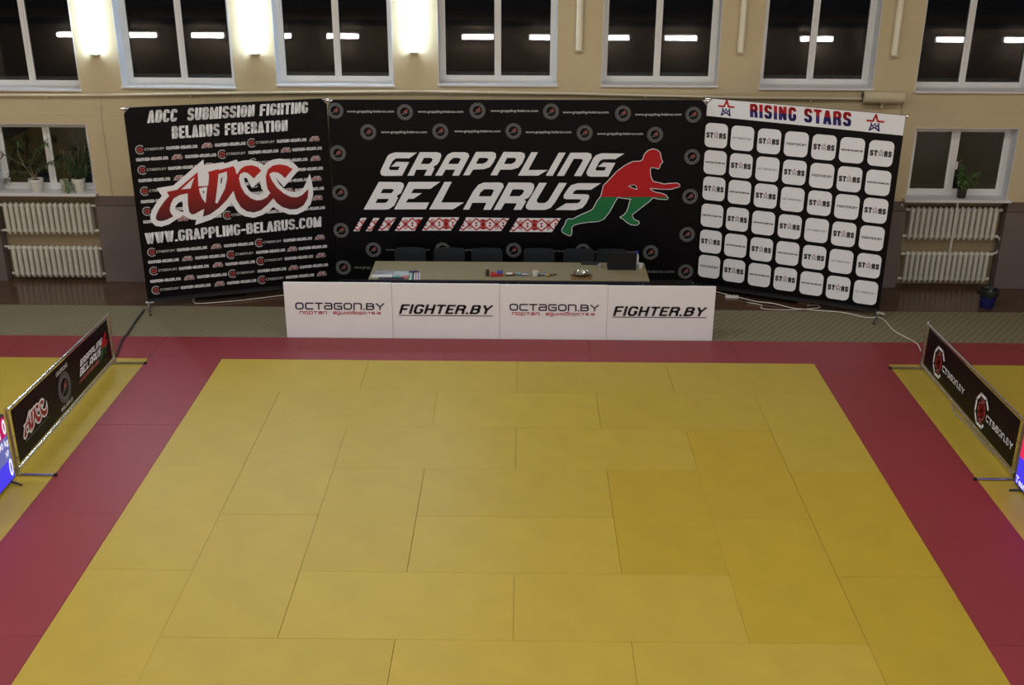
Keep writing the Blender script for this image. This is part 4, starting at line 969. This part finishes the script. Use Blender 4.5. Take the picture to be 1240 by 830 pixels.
def ribbonpile(x, y, lb, cols):
    t = empty('medal', (x, y, TZ + .0005), label=lb, cat='medal')
    MB().lathe([(.028, 0), (.032, .002), (.032, .006), (.026, .008), (.024, .006)], n=16).build('disc', M['gold' if 'gold' in lb else 'alu'], t, smooth=True)
    for k, m in enumerate(cols):
        p_ = [(.03 + .0 * k, .0, .01), (.05 + .01 * k, .03 - .02 * k, .03), (.02, .05 - .02 * k, .022), (-.035 - .008 * k, .02, .018), (-.05, -.015 + .02 * k, .01)]
        MB().tube(p_, .008, 6).build('ribbon', M[m], t, smooth=True)
ribbonpile(-.02, 1.385, 'medal with pale green ribbon right of the stapler', ['paper_blue', 'paper_green'])
ribbonpile(.085, 1.375, 'medal with violet ribbon left of the white cup', ['paper_violet', 'paper_navy', 'paper_white'])
def cup(x, y, lb, r0=.03, r1=.04, h=.075, m='paper_white'):
    return lathe_thing('cup', x, y, [(r0, 0), (r0 + .002, .003), (r1, h), (r1 + .003, h), (r1 + .003, h + .004), (r1 - .003, h + .004), (r0 - .002, .006)], m, lb, 'cup')
cup(.245, 1.35, 'white paper cup in the middle of the right table')
ribbonpile(.345, 1.375, 'medal with navy ribbon just right of the white cup', ['paper_navy', 'paper_grey'])
t = empty('whistle', (.425, 1.36, TZ + .0005), .3, label='golden whistle beside the black keys on the right table', cat='whistle')
MB().tube([(-.02, 0, .02), (.02, 0, .02)], .019, 10).build('barrel', M['gold'], t, smooth=True); MB().box(-.01, .01, -.055, 0, .02, .035).build('mouthpiece', M['gold'], t)
t = empty('pliers', (.49, 1.40, TZ + .0005), .35, label='black pliers at the right end of the small items', cat='tool')
for s in (1, -1): MB().tube([(-.06, s * .022, .012), (-.01, s * .006, .012), (.03, -s * .006, .012), (.065, -s * .003, .012)], .007, 6).build('arm', M['black_plastic'], t, smooth=True)
MB().lathe([(.012, 0), (.012, .024)], n=12).build('pivot', M['alu'], t)
t = empty('steel_dish', (.905, 1.40, TZ + .0005), label='round steel dish with foil in it on the right table', cat='dish')
MB().lathe([(.06, 0), (.085, .006), (.125, .045), (.133, .046), (.133, .05), (.12, .05), (.08, .012), (.02, .01)], n=28).build('body', M['steel_dish'], t, smooth=True)
mb = MB(); rr = random.Random(5); vs = []; n = 7
for i in range(n):
    for j in range(n):
        x_ = -.085 + .17 * i / (n - 1); y_ = -.07 + .14 * j / (n - 1); vs.append((x_, y_, .03 + rr.uniform(0, .035)))
mb.add(vs, [(i * n + j, (i + 1) * n + j, (i + 1) * n + j + 1, i * n + j + 1) for i in range(n - 1) for j in range(n - 1)]); mb.build('foil', M['steel_dish'], t)
sheet('dish_tray', .905, 1.33, .30, .22, .008, 0, 'tabletop', 'thin brown mat under the steel dish', cat='tray').data.materials[0] = M['cork_cardboard']
bpy.data.objects['steel_dish'].location.z += .009
lathe_thing('tape_roll', 1.20, 1.80, [(.022, 0), (.036, .002), (.036, .04), (.022, .042)], 'grey_cord', 'small grey tape roll left of the black laptop', 'tape')
sheet('folder', 1.06, 1.945, .26, .10, .025, -2, 'black_plastic', 'flat black folder at the back edge of the right table', cat='folder')
t = empty('laptop', (1.515, 1.66, TZ + .0005), label='open black laptop seen from behind its lid on the right table', cat='laptop')
MB().cbox(-.205, .205, .0, .27, 0, .022, .004).build('base', M['black_plastic'], t)
mb = MB(); mb.add([(-.205, -.0, .012), (.205, -.0, .012), (.205, -.075, .285), (-.205, -.075, .285), (-.205, .012, .015), (.205, .012, .015), (.205, -.063, .288), (-.205, -.063, .288)], [(0, 1, 2, 3), (5, 4, 7, 6), (3, 2, 6, 7), (0, 3, 7, 4), (2, 1, 5, 6), (1, 0, 4, 5)])
mb.build('lid', M['rubber'], t, bevel=.003)
t = empty('water_bottle', (1.745, 1.86, TZ + .0005), label='clear water bottle with a bright blue cap behind the laptop', cat='bottle')
MB().lathe([(.028, 0), (.031, .006), (.031, .13), (.028, .16), (.013, .195), (.013, .215)], n=18).build('body', M['water'], t, smooth=True); MB().lathe([(.016, .205), (.016, .232), (.014, .234)], n=16).build('cap', M['cap_blue'], t, smooth=True)
cup(1.79, 1.755, 'white cup at the right end of the table beside the laptop', .034, .042, .07)

# ------------------------------------------------------------------ barriers
def barrier(x, ya, yb, rz, zt0, zt1, label, foot_u):
    """low frame with a laced black banner; local x runs along it, local -y faces the middle of the hall"""
    L = abs(ya - yb); t = empty('banner_barrier', (x, ya, 0), rz, label=label, cat='barrier')
    r_ = .016
    MB().tube([(0, 0, zt0), (L, 0, zt1)], r_, 10).build('top_rail', M['chrome'], t, smooth=True)
    MB().tube([(0, 0, .07), (L, 0, .07)], r_, 10).build('bottom_rail', M['chrome'], t, smooth=True)
    for u, z in ((0, zt0), (L, zt1)):
        MB().tube([(u, 0, .02), (u, 0, z)], r_, 10).build('post', M['alu'], t, smooth=True)
        MB().tube([(u, 0, z - .02), (u, 0, z + .025)], .021, 10).build('corner_joint', M['chrome'], t, smooth=True)
        MB().tube([(u, -.40, .018), (u, .40, .018)], .013, 8).build('foot', M['alu'], t, smooth=True)
        for s in (-1, 1): MB().tube([(u, s * .395, .018), (u, s * .425, .018)], .0165, 8).build('foot_cap', M['rubber'], t, smooth=True)
        MB().box(u - .02, u + .02, -.02, .02, 0.003, .10).build('foot_clamp', M['alu'], t)
    a, b = .085, L - .085; z0 = .115
    zt = lambda u: zt0 + (zt1 - zt0) * u / L - .035
    vs = [(a, -.008, z0), (b, -.008, z0), (b, -.008, zt(b)), (a, -.008, zt(a))]; vs += [(p[0], p[1] + .006, p[2]) for p in vs]
    MB().add(vs, [(0, 1, 2, 3), (5, 4, 7, 6), (3, 2, 6, 7), (0, 3, 7, 4), (2, 1, 5, 6), (1, 0, 4, 5)]).build('fabric', M['black_vinyl'], t)
    # ties that hold the cloth in the frame
    for k in range(9):
        u = a + .05 + (b - a - .1) * k / 8
        MB().tube([(u, -.012, zt(u) - .02), (u + .01, -.018, zt(u) + .03)], .003, 5).build('tie', M['black_cord'], t)
    for z in (.2, .45):
        MB().tube([(a + .02, -.012, z), (-.012, -.016, z + .01)], .0035, 5).build('tie', M['black_cord'], t); MB().tube([(b - .02, -.012, z), (L + .012, -.016, z + .01)], .0035, 5).build('tie', M['black_cord'], t)
    return t, L
LY = -3.25
t, L = barrier(-5.38, LY, -.20, PI / 2, .775, .70, 'low black banner barrier with ADCC logo on the left mats', None)
off = .009
ink = Ink()
cu, cv = (AB[0] + AB[1]) / 2, (AB[2] + AB[3]) / 2; sc = .68 / (AB[1] - AB[0])
ink.add(xf(aw, sc, sc * 1.0, -2.67 - LY, .43, cu, cv), 'white_print', 1); ink.add(xf(ar, sc, sc, -2.67 - LY, .43, cu, cv), 'logo_red_small', 2)
ink.add(sfont('WWW.GRAPPLING-BELARUS.COM', rquad(-2.98 - LY, -2.34 - LY, .258, .285), .26, .1), 'dim_print', 1)
o = ink.build('small_logo', t, 'white and red ADCC logo'); o.location.y = -off
ink = Ink(); emblem(ink, -1.825 - LY, .40, .185); 
ink.add(text('GRAPPLING', rquad(-2.0 - LY, -1.66 - LY, .60, .655), .03), 'mid_print', 1); ink.add(text('BELARUS', rquad(-2.0 - LY, -1.65 - LY, .155, .20), .03), 'mid_print', 1)
o = ink.build('emblem', t, 'grey round emblem with red figure'); o.location.y = -off
ink = Ink(); s2 = .213; ou, ov = .454, 1.303; bu, bv = -1.372 - LY, .325
for g in gb: ink.add(xf(g, s2, s2, bu, bv, ou, ov), 'white_print', 2)
ink.add(xf(fig_hi, s2, s2 * 1.1, bu, bv, ou, ov), 'red_print', 3); ink.add(xf(fig_lo, s2, s2 * 1.1, bu, bv, ou, ov), 'green_print', 3)
for q in A_['ORN']: 
    qq = xf([q], s2, s2, bu, bv, ou, ov)[0]; ink.add([[qq[3], qq[2], qq[1], qq[0]]], 'pink_print', 2)
o = ink.build('lettering', t, 'small white GRAPPLING BELARUS lettering'); o.location.y = -off
RY = -.16
t, L = barrier(5.38, RY, -3.16, -PI / 2, .655, .715, 'low black banner barrier with two OCTAGON.BY logos on the right mats', None)
def octagon_big(ink, u, v, w_, h_):
    # broken octagon outline, open at the lower right, red octagon inside
    c = [(u + w_ * .5, v + h_ * .24), (u + w_ * .24, v + h_ * .5), (u - w_ * .24, v + h_ * .5), (u - w_ * .5, v + h_ * .22), (u - w_ * .5, v - h_ * .22), (u - w_ * .24, v - h_ * .5), (u + w_ * .2, v - h_ * .5), (u + w_ * .34, v - h_ * .36)]
    ink.add(stroke(c, w_ * .11), 'white_print', 1)
    for s, m_, wd in ((.56, 'pink_print', .08), (.30, 'red_print', .10)):
        o_ = [(u + s * w_ * .5 * a, v + s * h_ * .5 * b) for a, b in ((1, .45), (.45, 1), (-.45, 1), (-1, .45), (-1, -.45), (-.45, -1), (.45, -1), (1, -.45))]
        ink.add(stroke(o_, w_ * wd, True), m_, 1)
    ink.add(stroke([(u - w_ * .18, v + h_ * .36), (u + w_ * .18, v + h_ * .36)], w_ * .06), 'pink_print', 1)
    ink.add(stroke([(u - w_ * .18, v - h_ * .36), (u + w_ * .18, v - h_ * .36)], w_ * .06), 'pink_print', 1)
for (uc, vc, ux) in ((RY + .57, .345, .0), (RY + 1.99, .345, .0)):
    ink = Ink()
    octagon_big(ink, uc - 2 * RY + RY - .0, vc, .33, .36)
    u0 = uc - 2 * RY + RY + .12
    ink.add(sfont('cTagOn.BY', rquad(u0 + .02, u0 + .76, .295, .375), .24, .12), 'white_print', 1)
    o = ink.build('logo', t, 'white and red OCTAGON.BY logo'); o.location.y = -off

# ------------------------------------------------------------------ scoreboard screens
def screen(x, y, rz, label, side, H=.70, z0=.055):
    W_ = 1.25; t = empty('scoreboard_screen', (x, y, 0), rz, label=label, cat='screen')
    MB().box(0, W_, 0, .045, z0, z0 + H).build('bezel', M['black_plastic'], t, bevel=.004)
    MB().box(.25, W_ - .25, .045, .08, z0 + .08, z0 + .45).build('rear_housing', M['black_plastic'], t, bevel=.01)
    for u in (.18, W_ - .10):
        for s in (-1, 1): MB().tube([(u, .022, z0 + .01), (u + s * .02, .022 + s * .14, .012)], [.014, .009], 6).build('stand_foot', M['black_plastic'], t, smooth=True)
    return t, W_
def lay(t, polys, m, l, name, label=None):
    ink = Ink(); ink.add(polys, m, l); return ink
# left screen: local x runs from its near end towards the barrier; far end at y = -3.33
t, W_ = screen(-5.36, -4.60, PI / 2, 'lit scoreboard with white zeros at the left edge, beside the left barrier', -1, .755, .035)
ink = Ink(); e0, e1 = .015, W_ - .015
ink.add([rquad(e0, e1, .555, .775)[::-1]], 'scr_magenta', 1); ink.add([rquad(e0, e1, .285, .555)[::-1]], 'scr_violet', 1); ink.add([rquad(e0, e1, .055, .285)[::-1]], 'scr_blue', 1)
ink.build('display', t, 'display in magenta, violet and blue bands')
ink = Ink()
ink.add(text('0', rquad(1.155, 1.232, .575, .755), .03), 'scr_white', 3); ink.add(text('1', rquad(1.03, 1.09, .575, .755), .03), 'scr_white', 3)
ink.add(text('90 kg', rquad(1.01, 1.225, .43, .53), .02), 'scr_white', 3); ink.add(text('NP', rquad(1.13, 1.20, .33, .40), .02), 'scr_white', 3)
ink.add(text('0', rquad(1.150, 1.232, .085, .30), .03), 'scr_white', 3)
ink.build('digits', t, 'white digits')
t, W_ = screen(5.36, -3.23, -PI / 2, 'lit red and blue scoreboard at the right edge, beside the right barrier', 1, .665, .02)
ink = Ink(); e0, e1 = .015, W_ - .015
ink.add([rquad(e0, e1, .345, .665)[::-1]], 'scr_red', 1); ink.add([rquad(e0, e1, .04, .345)[::-1]], 'scr_blue', 1)
ink.build('display', t, 'display in red and blue halves')
ink = Ink(); ink.add(text('Team', rquad(.025, .30, .05, .13), .02), 'scr_white', 3)
ink.build('digits', t, 'white lettering')

# ------------------------------------------------------------------ cables and clutter behind the backdrops
def cable(pts, r, m, label, z=None):
    zz = z if z is not None else FZ + .012 + r
    P_ = [Vector((p[0], p[1], (p[2] if len(p) > 2 else zz))) for p in pts]
    out = []
    for i in range(len(P_) - 1):   # catmull-rom smoothing
        p0, p1, p2, p3 = P_[max(i - 1, 0)], P_[i], P_[i + 1], P_[min(i + 2, len(P_) - 1)]
        for k in range(4):
            s = k / 4; out.append(.5 * ((2 * p1) + (p2 - p0) * s + (2 * p0 - 5 * p1 + 4 * p2 - p3) * s * s + (3 * p1 - p0 - 3 * p2 + p3) * s ** 3))
    out.append(P_[-1])
    o = MB().tube(out, r, 6).build('cable', M[m], smooth=True); tag(o, label, 'cable'); return o
cable(A_['CWL'], .006, 'white_cord', 'thin white cable on the floor under the left backdrop')
cr_ = A_['CWR']; pts = []
for i, p in enumerate(cr_):
    onmat = p[1] < .82
    pts.append((p[0], p[1], .0115 if onmat else FZ + .023))
cable(pts, .008, 'white_cord', 'long white cable under the right backdrop running to the right barrier')
cable([(3.55, 2.42), (3.75, 2.30), (3.72, 2.15), (4.0, 2.10), (4.35, 2.13), (4.62, 2.22), (4.60, 2.32), (4.45, 2.30)], .006, 'white_cord', 'loose coil of white cable under the middle of the right backdrop')
cb = [(p[0], p[1], (.0175 if p[1] < .82 else FZ + .030)) for p in A_['CBL']]
cable(cb, .016, 'black_cord', 'dark cable from the left backdrop foot down to the left barrier')
cbr = A_['CBR']
cable([(p[0], p[1], .0115) for p in cbr], .009, 'grey_cord', 'grey cable lying under the right barrier')
t = empty('equipment_bag', (-4.70, 2.66, FZ), math.radians(18), label='black bag on the floor behind the left backdrop', cat='bag')
mb = MB(); mb.cbox(-.38, .38, -.15, .15, 0, .22, .06); mb.build('body', M['rubber'], t, bevel=.02)
MB().tube([(-.15, 0, .21), (-.1, 0, .29), (.1, 0, .29), (.15, 0, .21)], .012, 6).build('handle', M['black_cord'], t, smooth=True)
t = empty('equipment_bag', (4.05, 2.72, FZ), math.radians(-20), label='black bag on the floor behind the right backdrop', cat='bag')
mb = MB(); mb.cbox(-.30, .30, -.14, .14, 0, .20, .05); mb.build('body', M['rubber'], t, bevel=.02)
MB().tube([(-.12, 0, .19), (-.08, 0, .26), (.08, 0, .26), (.12, 0, .19)], .012, 6).build('handle', M['black_cord'], t, smooth=True)
t = empty('power_strip', (3.36, 2.68, FZ), math.radians(-8), label='white power strip on the floor under the left end of the right backdrop', cat='power strip')
MB().cbox(-.10, .10, -.028, .028, 0, .038, .006).build('body', M['paper_white'], t)
for k in range(3): MB().lathe([(.018, .036), (.018, .040)], cx=-.06 + .06 * k, n=12).build('socket', M['grey_cord'], t)
t = empty('cardboard_box', (4.44, 2.45, FZ), math.radians(-20), label='small brown cardboard box under the right backdrop', cat='box')
MB().box(-.085, .085, -.07, .07, 0, .10).build('body', M['cork_cardboard'], t)
for s in (-1, 1): MB().box(-.085, .085, s * .036 - .034, s * .036 + .034, .101, .104).build('flap', M['cork_cardboard'], t)
